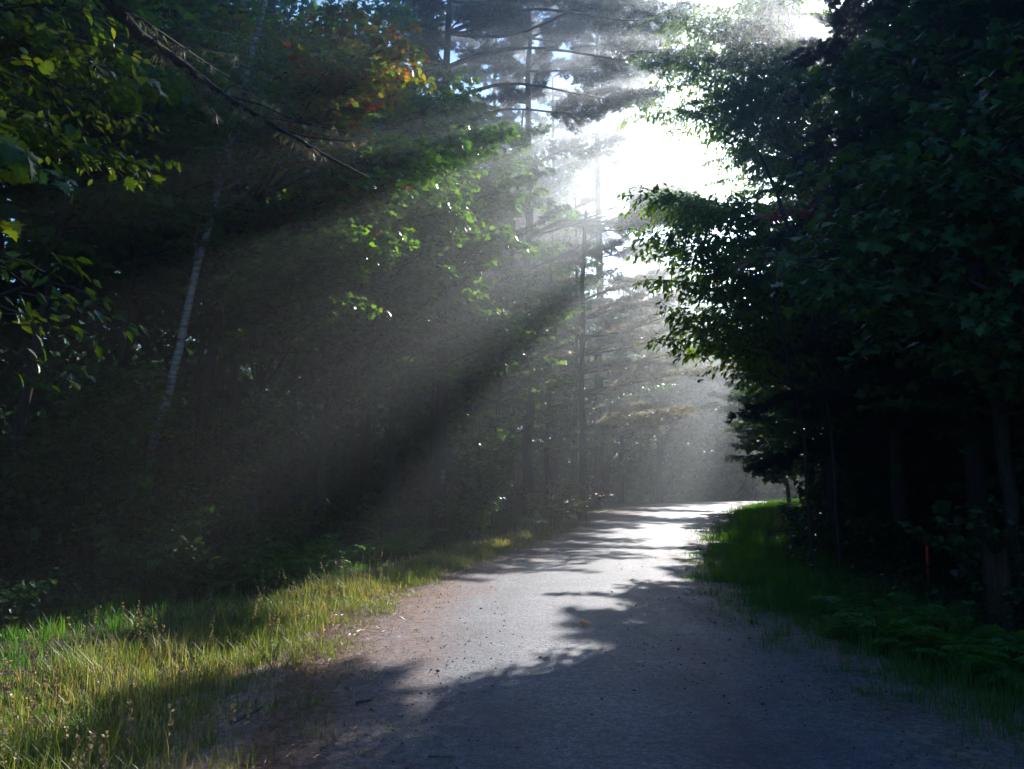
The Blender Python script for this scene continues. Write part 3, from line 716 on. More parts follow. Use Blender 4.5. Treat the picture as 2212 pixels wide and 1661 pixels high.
# spruce at the top right, the sun beside it
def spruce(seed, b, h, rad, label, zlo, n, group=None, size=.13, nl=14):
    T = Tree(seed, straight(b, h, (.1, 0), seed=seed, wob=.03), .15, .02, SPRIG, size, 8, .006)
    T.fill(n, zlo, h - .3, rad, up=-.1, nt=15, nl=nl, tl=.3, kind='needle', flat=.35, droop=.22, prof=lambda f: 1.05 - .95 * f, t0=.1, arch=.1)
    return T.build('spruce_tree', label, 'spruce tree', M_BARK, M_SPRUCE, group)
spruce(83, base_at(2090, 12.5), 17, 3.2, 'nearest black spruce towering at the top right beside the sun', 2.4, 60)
spruce(87, base_at(1930, 15.5), 18.5, 2.1, 'narrow black spruce added just right of the ash to block the sun', 2.0, 66, size=.15, nl=16)  # extra spruce added to keep direct sun off the near haze
spruce(88, base_at(1745, 30), 24, 2.2, 'tall thin spruce spire added behind the ash to block the low sun', 5, 60, size=.24, nl=8)  # spire added as an opaque block where sun leaked past the ash
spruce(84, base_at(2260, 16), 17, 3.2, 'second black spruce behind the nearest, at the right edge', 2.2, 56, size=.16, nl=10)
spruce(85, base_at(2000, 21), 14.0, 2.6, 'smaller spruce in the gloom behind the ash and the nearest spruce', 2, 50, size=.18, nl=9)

# dark maples along the right side towards the bend
rmap = [(1800, 23, 9.0, 2.9, [(1622, 745), (1610, 780), (1650, 700), (1690, 640), (1640, 850), (1680, 930), (1720, 760)], 'shaded maple with one sunlit yellow tip beside the far road bend'),
        (1920, 18, 9.5, 3.0, [(1700, 850), (1740, 950), (1730, 700), (1800, 620), (1760, 780)], 'shaded maple behind the ash trunk on the right bank'),
        (1760, 31, 9.0, 3.0, [(1640, 950), (1600, 860), (1660, 1000), (1620, 900)], 'dim maple over the inside of the bend, third back on the right'),
        (1700, 40, 8.5, 3.0, [(1600, 940), (1580, 990), (1640, 1020)], 'dim maple farthest back on the right where the road turns'),
        (2180, 10.5, 8.5, 2.4, [(2120, 760), (2060, 640)], 'dark leafy tree behind the red stake')]
for i, (u, d, h, rd, tips, lab) in enumerate(rmap):
    T = Tree(120 + i, straight(base_at(u, d), h, (-.5, -.3), seed=120 + i), .1, .03, MAPLE2, .11 + .004 * d, tint=(.1, 1))
    for (a, c) in tips: T.limb(W(a, c, d - 1.5), nt=12, nl=6, tl=.3, t0=.3)
    T.fill(26, 1.8, h - .4, rd, nt=10, nl=5)
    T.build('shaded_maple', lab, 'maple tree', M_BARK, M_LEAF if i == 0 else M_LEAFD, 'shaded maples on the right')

# red-leaved saplings within the right foliage
for u, v, d, lab in [(1712, 478, 13.2, 'small crimson-leaved maple sapling tip in the right foliage, the higher'), (1655, 578, 13.4, 'small crimson-leaved maple sapling in the right foliage, the lower and darker')]:
    b = base_at(u + 90, d + .8); p = W(u, v, d)
    T = Tree(int(u), [b, b + (p - b) * np.array((.2, .3, .5)), p], .03, .008, MAPLE, .12)
    T.limb(p + np.array((-.35, -.1, .05)), z0=p[2] - .1, nt=6, nl=4, tl=.4)
    T.limb(p + np.array((.25, -.2, .15)), z0=p[2] - .2, nt=5, nl=4, tl=.4)
    T.build('red_sapling', lab, 'sapling', M_BARK, M_LEAFR)

# pale slim stems standing in the right gloom
for i, (u, v1, u2, d, lab) in enumerate([(1948, 1190, 1890, 17, 'leaning pale thin sapling stem in the right gloom left of the red stake'), (1830, 1050, 1795, 20, 'spotted pale sapling stem leaning in the gloom of the right bank')]):
    b = base_at(u, d); p = W(u2, 760, d + .4)
    T = Tree(140 + i, [b, b * .5 + p * .5 + (.1, 0, 0), p], .035, .012, ROUND, .13)
    T.fill(5, p[2] * .6, p[2], .9, nt=6, nl=5)
    T.build('slim_sapling', lab, 'sapling', M_BARKG, M_LEAFD)

# trees just beyond the bend, closing the road
far = [(1405, 62, 'hazy tree closing the view left of the road end'), (1470, 66, 'hazy tree closing the view straight above the road end'), (1540, 64, 'dim leafy tree above the right part of the road end'), (1610, 70, 'dim leafy tree beyond the grassy bend, right of the road end'), (1350, 68, 'faint tree deep behind the bend pine')]
for i, (u, d, lab) in enumerate(far):
    b = base_at(u, d); h = (15, 16, 14, 13, 17)[i]
    T = Tree(160 + i, straight(b, h, (.4, 0), seed=160 + i), .16, .05, CARD, .36, 7, 0)
    T.fill(44, 1.6, h - .5, 4.0, nt=10, nl=4, sides=4)
    T.build('bend_tree', lab, 'tree', M_BARK, M_LEAF, 'trees beyond the road bend')

# ------------------------------------------------------------------ understory
def shrub(seed, b, h, w, leaf, size, mat, label, stems=6, nl=8, group=None, name='leafy_shrub', lean=(0, 0), tint=(0, 1), nt=8):
    rr = RS(seed); b = np.array(b, float)
    T = Tree(seed, [b, b + np.array((lean[0] * .5, lean[1] * .5, h * .5)), b + np.array((lean[0], lean[1], h))], .018, .005, leaf, size, 5, .004, tint)
    for i in range(stems):
        a = i * 2.4 + rr.rand(); L = w * rr.uniform(.6, 1.1)
        T.limb(b + np.array((math.sin(a) * L + lean[0] * .5, math.cos(a) * L + lean[1] * .5, h * rr.uniform(.35, .95))), p0=b + UP * .05, arch=.12, nt=nt, tl=.4, nl=nl, t0=.25, r=.012)
    return T.build(name, label, 'shrub', M_BARK, mat, group)

lsh = [  # u, d, h, w, label
    (60, 12.5, 3.2, 1.6, 'leafy sapling clump at the far left under the basswood'),
    (150, 13.5, 4.2, 1.5, 'tall sapling clump left of the birch foot, leaves catching dull light'),
    (350, 14.4, 2.3, .8, 'leafy sapling wrapped round the lower birch trunk'),
    (330, 12.8, 1.5, .9, 'low broad-leaved bush at the foot of the birch'),
    (205, 13.0, 4.0, 1.0, 'tall spindly sapling whose leaves hide the middle of the birch'),
    (480, 17, 3.6, 1.3, 'young maple bush between the birch and the slim maple'),
    (440, 12.6, 1.2, .8, 'low dark bush above the grass right of the birch foot'),
    (600, 17, 1.4, .9, 'low bush behind the left ferns'),
    (760, 22, 1.5, 1.2, 'low bush under the spreading maple'),
    (1035, 24.5, 3.4, .9, 'thin leafy sapling right of the plated pine'),
    (1010, 23.5, 1.5, 1.2, 'rounded bush at the foot of the plated pine'),
    (1190, 28, 1.6, 1.1, 'bush with a yellow tip by the far left verge'),
    (1255, 33, 1.8, 1.3, 'bush with reddish leaves near the bend, left verge'),
]
for i, (u, d, h, w, lab) in enumerate(lsh):
    b = base_at(u, d)
    m = M_LEAFY if i == 11 else M_DRY if i == 12 else M_LEAFD if i in (6, 0) else M_LEAF
    shrub(200 + i, b, h, w, MAPLE2 if i in (1, 4, 5) else ROUND, .12 if d < 20 else .15, m, lab, stems=8, nl=7, group='shrubs along the left wood')
# withered brown sapling leaves near the birch
shrub(230, base_at(425, 14.8), 3.6, .55, LANCE, .17, M_DRY, 'withered sapling with brown hanging leaves right of the birch', stems=6, nl=4, name='withered_sapling')
shrub(231, base_at(318, 14.4), 3.3, .3, LANCE, .17, M_DRY, 'withered sapling with rusty leaves left of the birch', stems=4, nl=4, name='withered_sapling')

rsh = [(1745, 24, 1.0, 1.1, 'dark bush at the back of the right verge nearest the bend'),
       (1810, 18, 1.2, 1.2, 'glossy bramble bush right of the brush pile'),
       (1880, 15.8, 1.2, 1.1, 'glossy bramble bush midway between brush pile and red stake'),
       (1905, 15.5, 1.3, 1.1, 'glossy bramble bush just left of the red stake'),
       (1970, 16.5, 2.0, 1.2, 'tall bush behind and left of the red stake'),
       (2110, 15.5, 2.2, 1.3, 'tall dark bush right of the red stake'),
       (2180, 9.5, 1.5, 1.0, 'dark bush at the right edge behind the ferns'),
       (1790, 21, 1.6, 1.3, 'leafy bush behind the brush pile'),
       (1850, 18, 2.4, 1.4, 'tall bush in the gloom between ash trunk and bramble')]
for i, (u, d, h, w, lab) in enumerate(rsh):
    shrub(250 + i, base_at(u, d), h, w, ROUND, .09 if d < 16 else .11, M_BRAMBLE, lab, stems=10, nl=10, group='shrubs along the right verge', name='bramble_bush')

# ferns
def fern_mesh(seed):
    rr = RS(seed); g = Geo()
    for k in range(8):
        a = k * .785 + rr.uniform(-.3, .3); L = rr.uniform(.45, .9); rise = rr.uniform(.8, 2.0)
        t = np.linspace(0, 1, 18)
        hx = L * t; hz = L * rise * (t * 1.05 - .75 * t ** 2.2)
        P = np.stack([np.sin(a) * hx, np.cos(a) * hx, hz], 1)
        g.tube(P[::3], np.linspace(.006, .002, len(P[::3])), 3, .2, False)
        sd = np.array((math.cos(a), -math.sin(a), 0))
        for sg in (-1, 1):
            i = np.arange(2, 18)
            ln = .30 * L * np.sin(math.pi * np.clip((t[i] * .9 + .13), 0, 1)) ** .8
            fw = np.gradient(P, axis=0)[i]; fw /= np.linalg.norm(fw, axis=1)[:, None]
            dirs = sd * sg + fw * .45 - UP * .18 + rr.randn(len(i), 3) * .05
            place(g, LANCE, P[i], dirs, UP + rr.randn(len(i), 3) * .15, ln, rr.rand(len(i)) * .6 + .4 * rr.rand())
    g.v = [v for v in g.v]
    return g
FM = []
def fern(x, y, s, rz, k, label, group):
    if len(FM) < 3:
        o = fern_mesh(400 + len(FM)).build('fern', M_FERN); FM.append(o)
    else:
        o = FM[k % 3].copy(); COL.objects.link(o)
    o.location = (x, y, gzf(x, y) - .02); o.rotation_euler = (.22 * math.sin(k * 1.7), .22 * math.sin(k * 2.9 + 1), rz); o.scale = (s, s, s)
    tag(o, label, 'fern', group)
NUM = ['first', 'second', 'third', 'fourth', 'fifth', 'sixth', 'seventh', 'eighth', 'ninth', 'tenth', 'eleventh', 'twelfth', 'thirteenth', 'fourteenth', 'fifteenth', 'sixteenth', 'seventeenth', 'eighteenth', 'nineteenth', 'twentieth', 'twenty-first', 'twenty-second', 'twenty-third', 'twenty-fourth', 'twenty-fifth', 'twenty-sixth', 'twenty-seventh', 'twenty-eighth', 'twenty-ninth', 'thirtieth', 'thirty-first', 'thirty-second', 'thirty-third', 'thirty-fourth', 'thirty-fifth', 'thirty-sixth', 'thirty-seventh', 'thirty-eighth', 'thirty-ninth', 'fortieth', 'forty-first', 'forty-second', 'forty-third', 'forty-fourth']
rr = RS(77)
fr = []
for i in range(44):
    u = rr.uniform(1800, 2240); d = np.interp(u, [1790, 2212], [10.2, 7.6]) + rr.uniform(-1.1, .5)
    p = base_at(u, d); fr.append((p[0], d))
fr.sort(key=lambda q: q[0])
for i, (x, y) in enumerate(fr):
    fern(x, y, rr.uniform(.38, .72), rr.uniform(0, 6.28), i, f'green fern in the right verge bed below the red stake, {NUM[i]} counting from the road', 'ferns below the red stake')
fl = []
for i in range(24):
    u = rr.uniform(420, 900); d = np.interp(u, [420, 560, 650, 900], [11.5, 13, 14.5, 20]) + rr.uniform(-.5, 1.6)
    p = base_at(u, d)
    fl.append((p[0], d))
fl.sort(key=lambda q: q[1])
for i, (x, y) in enumerate(fl):
    fern(x, y, rr.uniform(.7, 1.15), rr.uniform(0, 6.28), i, f'shaded fern behind the sunlit left grass, {NUM[i]} going up the road', 'ferns along the left wood edge')

# far-off woods filling the depth on both sides
def woods(name, seed, n, region, ok, label, mat, per=90, lo=1.):
    rr = RS(seed); g = Geo(); k = 0; tries = 0
    while k < n and tries < n * 30:
        tries += 1
        c = region(rr)
        if not ok(c): continue
        k += 1
        rad = rr.uniform(.9, 1.9) * lo
        q = rr.randn(per, 3); q /= np.linalg.norm(q, axis=1)[:, None]; q *= (rr.rand(per, 1) ** .4) * rad * np.array((1.2, 1.2, .7))
        q[:, 2] += rr.uniform(-.2, .2, per)
        place(g, CARD, c + q, q * .6 + rr.randn(per, 3) * .8 - UP * .3, UP + rr.randn(per, 3) * .6, rr.uniform(.2, .36, per) * lo ** .8, np.clip(rr.rand() * .6 + rr.rand(per) * .4, 0, 1))
    return tag(g.build(name, mat), label, 'woods', kind='stuff')

def lit_free(targets, rad):
    Q = np.array(targets)
    def ok(c):
        v = c - Q; t = v @ SUN
        d = np.linalg.norm(v - t[:, None] * SUN, axis=1)
        return not np.any((t > 0) & (d < rad))
    return ok
road_pts = [np.array((CX[i] + w, CY[i], 0.)) for i in range(0, 330) if 7 < CY[i] < 36 for w in (-2.5, -1)][::3]
leaf_pts = [W(u, v, d) for u, v, d in [(900, 350, 16), (700, 540, 14.4), (840, 150, 15.5), (650, 150, 15), (1250, 330, 32), (1400, 300, 33), (1450, 700, 42), (500, 300, 14), (1380, 130, 24.6), (1200, 60, 23.6)]]
air_pts = [W(u, v, d) for u, v, d in [(1000, 450, 12), (1100, 330, 14), (900, 600, 12), (1300, 900, 25), (1200, 750, 22)]]
OKSUN = lit_free(road_pts + leaf_pts + air_pts, 1.6)
ro = lambda c: road_off(c[0], c[1])[0]
def pick(rr, *regs):
    w = [r[0] for r in regs]; r = regs[rr.choice(len(regs), p=np.array(w) / sum(w))]
    return np.array([rr.uniform(*r[i]) for i in (1, 2, 3)])
def over(c):
    return c[1] < 22 and c[2] > 8.5 + max(0, c[1] + 2) * .66        # unseen boughs above the view, added to shut out sky light
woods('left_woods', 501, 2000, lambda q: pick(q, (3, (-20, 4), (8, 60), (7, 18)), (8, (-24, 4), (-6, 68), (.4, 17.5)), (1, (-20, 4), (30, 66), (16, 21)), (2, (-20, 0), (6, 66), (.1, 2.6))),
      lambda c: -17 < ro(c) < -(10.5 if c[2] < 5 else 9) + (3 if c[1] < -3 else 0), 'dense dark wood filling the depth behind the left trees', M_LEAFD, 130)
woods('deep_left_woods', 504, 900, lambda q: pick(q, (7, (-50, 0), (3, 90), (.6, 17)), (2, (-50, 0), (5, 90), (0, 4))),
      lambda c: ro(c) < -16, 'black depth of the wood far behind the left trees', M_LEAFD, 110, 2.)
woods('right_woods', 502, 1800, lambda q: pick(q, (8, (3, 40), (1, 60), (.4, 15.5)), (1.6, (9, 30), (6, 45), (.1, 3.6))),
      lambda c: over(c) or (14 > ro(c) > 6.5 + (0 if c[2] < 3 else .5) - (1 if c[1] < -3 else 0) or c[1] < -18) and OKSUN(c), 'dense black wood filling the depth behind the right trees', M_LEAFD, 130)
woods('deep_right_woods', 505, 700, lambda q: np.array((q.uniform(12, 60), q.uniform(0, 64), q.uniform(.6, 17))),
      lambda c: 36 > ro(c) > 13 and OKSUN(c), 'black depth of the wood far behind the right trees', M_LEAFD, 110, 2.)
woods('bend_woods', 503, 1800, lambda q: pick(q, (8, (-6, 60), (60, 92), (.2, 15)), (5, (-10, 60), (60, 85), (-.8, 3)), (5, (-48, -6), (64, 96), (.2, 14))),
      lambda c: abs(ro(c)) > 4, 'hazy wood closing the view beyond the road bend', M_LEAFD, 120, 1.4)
# ------------------------------------------------------------------ grass and litter
BL = tpl([(-.5, 0, 0), (.5, 0, 0), (-.36, .10, .55), (.36, .10, .55), (0, .34, 1.0)], [[(0, 1, 3, 2)], [(2, 3, 4)]])   # x width, y lean, z height


def blades(geo, x, y, h, w, tint, rr, lean=1.):
    n = len(x); a = rr.uniform(0, 6.283, n); V0 = BL[0]
    ln = rr.uniform(.1, 2.6, n) * lean
    ca, sa = np.cos(a), np.sin(a)
    lx = V0[None, :, 0] * w[:, None]; ly = V0[None, :, 1] * (h * ln)[:, None]; lz = V0[None, :, 2] * h[:, None]
    X = x[:, None] + lx * ca[:, None] - ly * sa[:, None]; Y = y[:, None] + lx * sa[:, None] + ly * ca[:, None]
    Z = gz(x, y)[:, None] - .02 + lz
    off = (np.arange(n) * 5)[:, None, None]
    geo.add(np.stack([X, Y, Z], -1).reshape(-1, 3), [(f[None] + off).reshape(-1, f.shape[1]) for f in BL[1]], np.repeat(tint, 5))


def patchy(x, y, s=1.):
    return .5 + .25 * np.sin(x * 2.1 * s + 1.7 * np.sin(y * 1.3 * s)) + .25 * np.sin(y * 1.7 * s + 2.1 * np.sin(x * .9 * s) + 1)


def verge(name, seed, side, n, y0, y1, wid, hgt, mat, label, dens_pow=1.6, bw=.007, inset=.1, k=26):
    """grass in tufts: n blades in n / k tufts"""
    rr = RS(seed); g = Geo(); m = n // k
    y = y0 + (y1 - y0) * rr.rand(m) ** dens_pow
    f = rr.rand(m)
    wd = wid(y)
    e = edge_left(y) if side < 0 else edge_right(y)
    ragged = .35 * patchy(y * 3, y * 1.3) + .25 * patchy(y * 9, y * 4)
    x = e + side * (f * wd + inset + ragged - .3)
    keep = rr.rand(m) < .12 + .88 * sstep(.0, .2, f + .12 * rr.randn(m)) * (.35 + .65 * patchy(x, y))
    x, y, f = x[keep], y[keep], f[keep]; m = len(x)
    th = hgt(f) * rr.uniform(.35, 1.35, m) * (.55 + .75 * patchy(x * 1.7, y * 1.4))
    tt = np.clip(.6 * rr.rand(m) + .36 * patchy(x * .8, y * .7) + .3 * (rr.rand(m) < .18), 0, 1)
    sp = rr.uniform(.03, .14, m) * (1 + np.clip((y - 10) / 15, 0, 1.5))
    i = np.repeat(np.arange(m), k); n = len(i)
    X, Y = x[i] + rr.randn(n) * sp[i], y[i] + rr.randn(n) * sp[i]
    far = 1 + np.clip((Y - 8) / 12, 0, 2.5)
    blades(g, X, Y, th[i] * rr.uniform(.4, 1.15, n), bw * far * rr.uniform(.5, 1.4, n), np.clip(tt[i] + rr.randn(n) * .14, 0, 1), rr)
    return tag(g.build(name, mat), label, 'grass', kind='stuff')


verge('left_grass', 601, -1, 130000, 2.5, 30, lambda y: np.interp(y, [3, 6, 8, 12, 16, 22, 30], [3.6, 3.1, 2.5, 1.6, 1.2, 1.0, .9]), lambda f: .08 + .14 * np.minimum(1, f * 2.2), M_GRASS,
      'sunlit rough yellow-green grass along the left edge of the road', 1.5, inset=-.3)
verge('back_grass', 602, -1, 80000, 5, 40, lambda y: np.interp(y, [6, 12, 20, 40], [5.5, 4.5, 4.5, 5]), lambda f: .14 + .2 * f, M_GRASSD, 'sparse dark green growth at the foot of the left wood', 1.7, inset=1.3)
verge('right_grass', 603, 1, 150000, 3.0, 52, lambda y: np.interp(y, [3, 8, 14, 22, 34, 50], [3.6, 3.2, 2.5, 2.6, 3.2, 4]), lambda f: .12 + .22 * np.minimum(1, f * 1.8), M_GRASSD,
      'shaded dark green verge grass along the right edge of the road', 1.9, inset=-.15)
rr = RS(611); g = Geo(); m = 420
y = 3.5 + 22 * rr.rand(m) ** 1.3; lf = rr.rand(m) < .55
x = np.where(lf, edge_left(y) + .1 + np.abs(rr.randn(m)) * .4, edge_right(y) - .05 - np.abs(rr.randn(m)) * .28)
i = np.repeat(np.arange(m), 14); n = len(i)
blades(g, x[i] + rr.randn(n) * .05, y[i] + rr.randn(n) * .05, rr.uniform(.03, .1, n), rr.uniform(.005, .011, n), rr.rand(n) * .7, rr, 1.6)
tag(g.build('creeping_tufts', M_GRASSD), 'small green tufts creeping from the verges onto the road edges', 'grass', kind='stuff')
# far bank of grass across the end of the road
rr = RS(604); g = Geo(); n = 9000
i = rr.randint(290, 415, n); o_ = rr.uniform(HALF + .1, HALF + 4.5, n) * -1
x, y = CX[i] + TY[i] * o_, CY[i] - TX[i] * o_
blades(g, x, y, rr.uniform(.1, .35, n), np.full(n, .035), rr.rand(n), rr)
tag(g.build('bend_grass', M_GRASSD), 'thin green grass bank across the road end at the bend', 'grass', kind='stuff')

# low broad-leaved weeds among the right verge grass
rr = RS(605); g = Geo(); n = 9000
y = 6 + 22 * rr.rand(n) ** 1.2
x = edge_right(y) + np.interp(y, [6, 14, 28], [3.1, 2.9, 3.2]) + rr.randn(n) * .9
k = x > edge_right(y) + 1.6; x, y = x[k], y[k]; n = len(x)
z = gz(x, y) + rr.uniform(.04, .38, n) * np.clip((x - edge_right(y)) / 2, .3, 1.2)
place(g, ROUND, np.stack([x, y, z], 1), rr.randn(n, 3) * (1, 1, .3), UP + rr.randn(n, 3) * .35, rr.uniform(.035, .08, n), rr.rand(n))
tag(g.build('verge_weeds', M_BRAMBLE), 'glossy small-leaved weeds covering the back of the right verge', 'weeds', kind='stuff')

# broad-leaved growth under the left wood edge
rr = RS(606); g = Geo(); n = 18000
y = 7 + 30 * rr.rand(n) ** 1.1
x = edge_left(y) - np.interp(y, [7, 14, 24, 37], [3.8, 3.0, 3.0, 3.2]) - abs(rr.randn(n)) * 1.5
z = gz(x, y) + rr.uniform(.04, .5, n)
place(g, ROUND, np.stack([x, y, z], 1), rr.randn(n, 3) * (1, 1, .3), UP + rr.randn(n, 3) * .4, rr.uniform(.05, .12, n), rr.rand(n))
tag(g.build('wood_edge_weeds', M_BRAMBLE), 'dark broad-leaved ground cover at the foot of the left wood', 'weeds', kind='stuff')

# seed stalks standing out of the left grass
rr = RS(607); g = Geo()
for i in range(150):
    y = 4.2 + 12 * rr.rand() ** 1.3; w = np.interp(y, [3, 8, 12, 16], [2.8, 2.2, 1.5, 1.2])
    x = edge_left(y) - .25 - rr.rand() * w; h = rr.uniform(.3, .52)
    b = np.array((x, y, gzf(x, y))); tip = b + np.array((rr.randn() * .08, rr.randn() * .08, h))
    g.tube(np.array((b, (b + tip) / 2 + rr.randn(3) * .01, tip)), (.003, .0028, .002), 3, rr.rand(), False)
    m = 22; u = rr.uniform(.55, 1.02, m)[:, None]
    place(g, CARD, b + (tip - b) * u, rr.randn(m, 3) * (1, 1, .3) + UP * .6, rr.randn(m, 3), rr.uniform(.014, .028, m), rr.rand(m))
tag(g.build('seed_stalks', M_SEED), 'pale dry seed stalks standing in the left grass', 'grass', kind='stuff')

# fallen needles and leaf crumbs along the left shoulder
rr = RS(608); g = Geo(); n = 26000
y = 3.2 + 27 * rr.rand(n) ** 1.4
x = edge_left(y) + np.abs(rr.randn(n)) * .42 - .3
z = gz(x, y) + .02 + rr.uniform(.0, .02, n)
place(g, NEEDLE, np.stack([x, y, z], 1), rr.randn(n, 3) * (1, 1, .08), UP + rr.randn(n, 3) * .25, rr.uniform(.04, .1, n), rr.rand(n) )
y2 = 6 + 34 * rr.rand(5000) ** 1.2; x2 = edge_right(y2) - np.abs(rr.randn(5000)) * .22 + .2
place(g, NEEDLE, np.stack([x2, y2, gz(x2, y2) + .02 + rr.uniform(0, .02, 5000)], 1), rr.randn(5000, 3) * (1, 1, .08), UP + rr.randn(5000, 3) * .25, rr.uniform(.04, .09, 5000), rr.rand(5000) * .5)
tag(g.build('needle_litter', M_NEEDLES_FALLEN), 'rust-red fallen pine needles along the road shoulders', 'litter', kind='stuff')

# gravel lying on the road
def stone_tpl():
    rr = RS(5)
    V = np.array([(1, 0, 0), (-1, 0, 0), (0, 1, 0), (0, -1, 0), (0, 0, .7), (0, 0, -.4)], float) * rr.uniform(.75, 1.15, (6, 1))
    return tpl(V, [[(0, 2, 4), (2, 1, 4), (1, 3, 4), (3, 0, 4), (2, 0, 5), (1, 2, 5), (3, 1, 5), (0, 3, 5)]])
ST = stone_tpl()
rr = RS(609); g = Geo(); n = 4200
y = 3.5 + 26 * rr.rand(n) ** 1.6
x = np.interp(y, CY, CX) + rr.uniform(-2.4, 2.4, n)
ed = rr.rand(n) < .45; x[ed] = np.where(rr.rand(ed.sum()) < .6, edge_left(y[ed]) + .5 + np.abs(rr.randn(ed.sum())) * .35, edge_right(y[ed]) - .1 - np.abs(rr.randn(ed.sum())) * .3)
cl = rr.rand(n) < .3; x[cl] = np.interp(y[cl], CY, CX) - .1 + rr.randn(cl.sum()) * .9; y[cl] = 8.2 + rr.randn(cl.sum()) * 1.1
sz = .003 + .011 * rr.rand(n) ** 4 + .011 * (rr.rand(n) < .03)
z = gz(x, y) + .035 + sz * .3
place(g, ST, np.stack([x, y, z], 1), rr.randn(n, 3) * (1, 1, .2), UP + rr.randn(n, 3) * .2, sz, rr.rand(n))
tag(g.build('gravel', M_STONE), 'loose dark gravel scattered over the road', 'gravel', kind='stuff')

# ------------------------------------------------------------------ single small things
def stick(pts, r, label, name='fallen_stick', forks=()):
    P = np.array(pts, float); g = Geo(); b = P[0].copy()
    g.tube(P - b, np.linspace(r, r * .5, len(P)), 7)
    for f in forks:
        F = np.array(f, float); g.tube(F - b, np.linspace(r * .6, r * .2, len(F)), 5)
    o = g.build(name, M_STICK, None, True, tuple(b))
    return tag(o, label, 'stick')


def onroad(u, v):
    """point on the ground seen along (u, v)"""
    k = W(u, v, 1.) - np.array((0, 0, EYE)); d = 5.
    for _ in range(30):
        p = np.array((0, 0, EYE)) + k * d
        d = d * .5 + .5 * (EYE - gzf(p[0], p[1]) - .04) / -k[2]
    return np.array((0, 0, EYE)) + k * d


a, b, c = onroad(770, 1522), onroad(800, 1516), onroad(806, 1512)
stick([a + UP * .012, b + UP * .014, c + UP * .012], .014, 'short dark stick lying alone on the shaded road edge')
a, b = onroad(955, 1385 + 200), onroad(1010, 1590)
a, b, c = onroad(500, 1568), onroad(552, 1552), onroad(566, 1546)
d_ = onroad(545, 1566)
stick([a + UP * .02, b + UP * .05, c + UP * .06], .013, 'forked dead twig at the edge of the left grass', forks=[[a * .5 + b * .5 + UP * .035, d_ + UP * .02]])
a, b = onroad(925, 1658 - 20), onroad(985, 1640)
stick([a + UP * .01, (a + b) / 2 + UP * .014, b + UP * .01], .008, 'thin rusty twig on the road at the bottom of the picture')

def flat_leaf(u, v, s, mat, label, ang):
    p = onroad(u, v); g = Geo()
    place(g, MAPLE, np.array([(0, 0, 0.)]), np.array([(math.cos(ang), math.sin(ang), .15)]), np.array([(.1, -.35, 1.)]), s, np.array([.9]))
    tag(g.build('fallen_leaf', mat, None, False, tuple(p + UP * .02)), label, 'leaf')
M_ORANGE = leaf_mat('orange_leaf', [(0, (.45, .13, .02)), (1, (.5, .16, .02))], (1.1, 1, 1), .4)
flat_leaf(1256, 1352, .15, M_ORANGE, 'single orange maple leaf lying on the middle of the road', .4)
flat_leaf(1385, 1436, .09, M_DRY, 'small brown leaf on the shaded blue part of the road', 2.)
flat_leaf(700, 1608, .08, M_DRY, 'small curled brown leaf on the near left of the road', 1.)

# red marker stake
p = onroad(2006, 1262); p[2] = gzf(p[0], p[1])
top = W(2001, 1152, p[1] + .02)
r = root('marker_stake', tuple(p), 'slim red marker stake standing in the dark right verge', 'marker stake')
g = Geo(); v = top - p; wv = .03
q = np.array([(0, 0, -.1), v * .5, v])
sec = []
for k in q:
    sec += [k + np.array((-wv, 0, 0)), k + np.array((0, -.012, 0)), k + np.array((wv, 0, 0)), k + np.array((0, .006, 0))]
V = np.array(sec); F = [(i * 4 + j, i * 4 + (j + 1) % 4, i * 4 + 4 + (j + 1) % 4, i * 4 + 4 + j) for i in range(2) for j in range(4)] + [(8, 9, 10, 11), (3, 2, 1, 0)]
g.add(V, [np.array(F)]); g.build('post', M_STAKE, r)
g = Geo(); g.tube(np.array((v * .9, v * 1.0 + UP * .005)), (.036, .036), 8); g.build('collar', M_STAKE, r)

# stump in the dark at the right
b = base_at(2135, 9.2)
rr = RS(71); g = Geo(); th = np.linspace(0, 6.283, 12, endpoint=False); rows = []
for k, (z, rd) in enumerate([(0, .19), (.2, .15), (.5, .135), (.8, .13)]):
    for t in th: rows.append((math.cos(t) * rd * (1 + .15 * math.sin(3 * t)), math.sin(t) * rd * (1 + .15 * math.sin(3 * t)), z + (.22 * abs(math.sin(t * 1.5 + .4)) + .06 * rr.rand() if k == 3 else 0)))
rows.append((0, 0, .72)); V = np.array(rows)
F4 = [(i * 12 + j, i * 12 + (j + 1) % 12, i * 12 + 12 + (j + 1) % 12, i * 12 + 12 + j) for i in range(3) for j in range(12)]
g.add(V, [np.array(F4), np.array([(36 + j, 36 + (j + 1) % 12, 48) for j in range(12)])])
tag(g.build('broken_stump', M_STUMP, None, False, tuple(b)), 'splintered brown stump in the gloom behind the right ferns', 'stump')

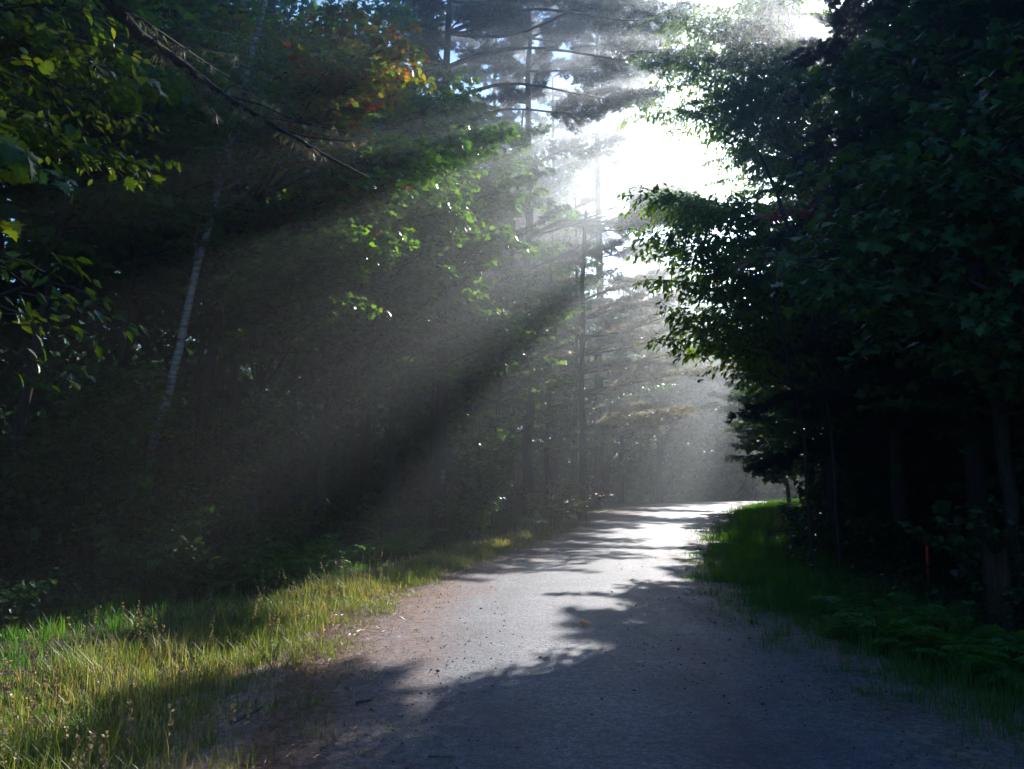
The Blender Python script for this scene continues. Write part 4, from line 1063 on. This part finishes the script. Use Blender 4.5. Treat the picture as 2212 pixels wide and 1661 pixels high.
# brush pile: dead boughs thrown on the right verge
rr = RS(72); cen = onroad(1725, 1172)
for i, lab in enumerate(['lowest dead bough of the brush pile on the right verge', 'crooked dead bough lying across the brush pile', 'thin dead bough sticking up right of the brush pile', 'dead bough poking from the brush pile toward the road', 'short dead bough at the back of the brush pile']):
    a = cen + np.array(((-.9, -.7, .5, -1.0, -.3)[i], (.1, .4, .2, -.3, .8)[i], (.06, .2, .1, .16, .15)[i]))
    v = np.array(((2.3, 2.0, 1.3, 1.5, 1.4)[i], (.2, -.3, .3, .4, .1)[i], (.08, .25, .75, .3, .35)[i]))
    P = [a + v * t + rr.randn(3) * .05 for t in (0, .3, .6, 1)]
    P[0][2] = max(P[0][2], gzf(*P[0][:2]) + .03)
    fk = [[P[1], P[1] + v * .3 + np.array((rr.uniform(-.2, .2), rr.uniform(-.2, .2), .3)), P[1] + v * .5 + np.array((.1, rr.uniform(-.3, .3), .4))], [P[2], P[2] + v * .25 + np.array((.1, -.3, .1))]]
    o = stick(P, .03, lab, 'dead_bough', fk); o['category'] = 'dead bough'; o['group'] = 'brush pile'
p0, p1, p2 = W(1850, 1170, 13.6), W(1950, 1150, 13.8), W(2010, 1170, 14)
# ------------------------------------------------------------------ air
HB = (XMIN - 2, XMAX + 2, YMIN - 2, YMAX + 2, -2.2, 29.)
g = Geo(); box(g, ((HB[0] + HB[1]) / 2, (HB[2] + HB[3]) / 2, (HB[4] + HB[5]) / 2), (HB[1] - HB[0], HB[3] - HB[2], HB[5] - HB[4]))
m, nt, N, L = nodes('haze')
v = N.new('ShaderNodeVolumePrincipled'); v.inputs['Color'].default_value = (.86, .94, 1, 1)
v.inputs['Density'].default_value = .0055; v.inputs['Anisotropy'].default_value = .84; v.inputs['Density Attribute'].default_value = ''
m.cycles.volume_sampling = 'DISTANCE'
o = N.new('ShaderNodeOutputMaterial'); L.new(v.outputs[0], o.inputs['Volume'])
tag(g.build('haze', m), 'pale morning haze filling the forest clearing along the road', 'haze', kind='stuff')

# ------------------------------------------------------------------ light
w = bpy.data.worlds.new('World'); scene.world = w; w.use_nodes = True
nt = w.node_tree; sk = nt.nodes.new('ShaderNodeTexSky'); sk.sky_type = 'NISHITA'; sk.sun_disc = False
sk.sun_elevation, sk.sun_rotation = SUN_EL, SUN_AZ
sk.air_density, sk.dust_density, sk.ozone_density = 1., .6, 3.
bg = nt.nodes['Background']; bg.inputs[1].default_value = .085; tn = nt.nodes.new('ShaderNodeMix'); tn.data_type = 'RGBA'; tn.blend_type = 'MULTIPLY'; tn.inputs[0].default_value = 1; tn.inputs[7].default_value = (.52, .84, 1.2, 1)
nt.links.new(sk.outputs[0], tn.inputs[6]); nt.links.new(tn.outputs[2], bg.inputs[0])
sl = bpy.data.lights.new('sun', 'SUN'); sl.energy = 5.; sl.angle = R(.5); sl.color = (1, .95, .9)
so = bpy.data.objects.new('sun', sl); COL.objects.link(so); so.location = (30, 70, 40)
import mathutils
so.rotation_euler = mathutils.Vector(-SUN).to_track_quat('-Z', 'Y').to_euler()

scene.view_settings.view_transform = 'Standard'; scene.view_settings.look = 'None'
scene.view_settings.gamma = 1; scene.view_settings.exposure = 1.38
c = scene.cycles
print('POLYS', sum(len(o.data.polygons) for o in scene.objects if o.type == 'MESH'))
c.max_bounces, c.diffuse_bounces, c.glossy_bounces, c.transmission_bounces, c.volume_bounces, c.transparent_max_bounces = 5, 3, 2, 4, 0, 4
c.use_denoising = True; c.adaptive_threshold = .004
c.sample_clamp_indirect = 4
c.caustics_reflective = c.caustics_refractive = False
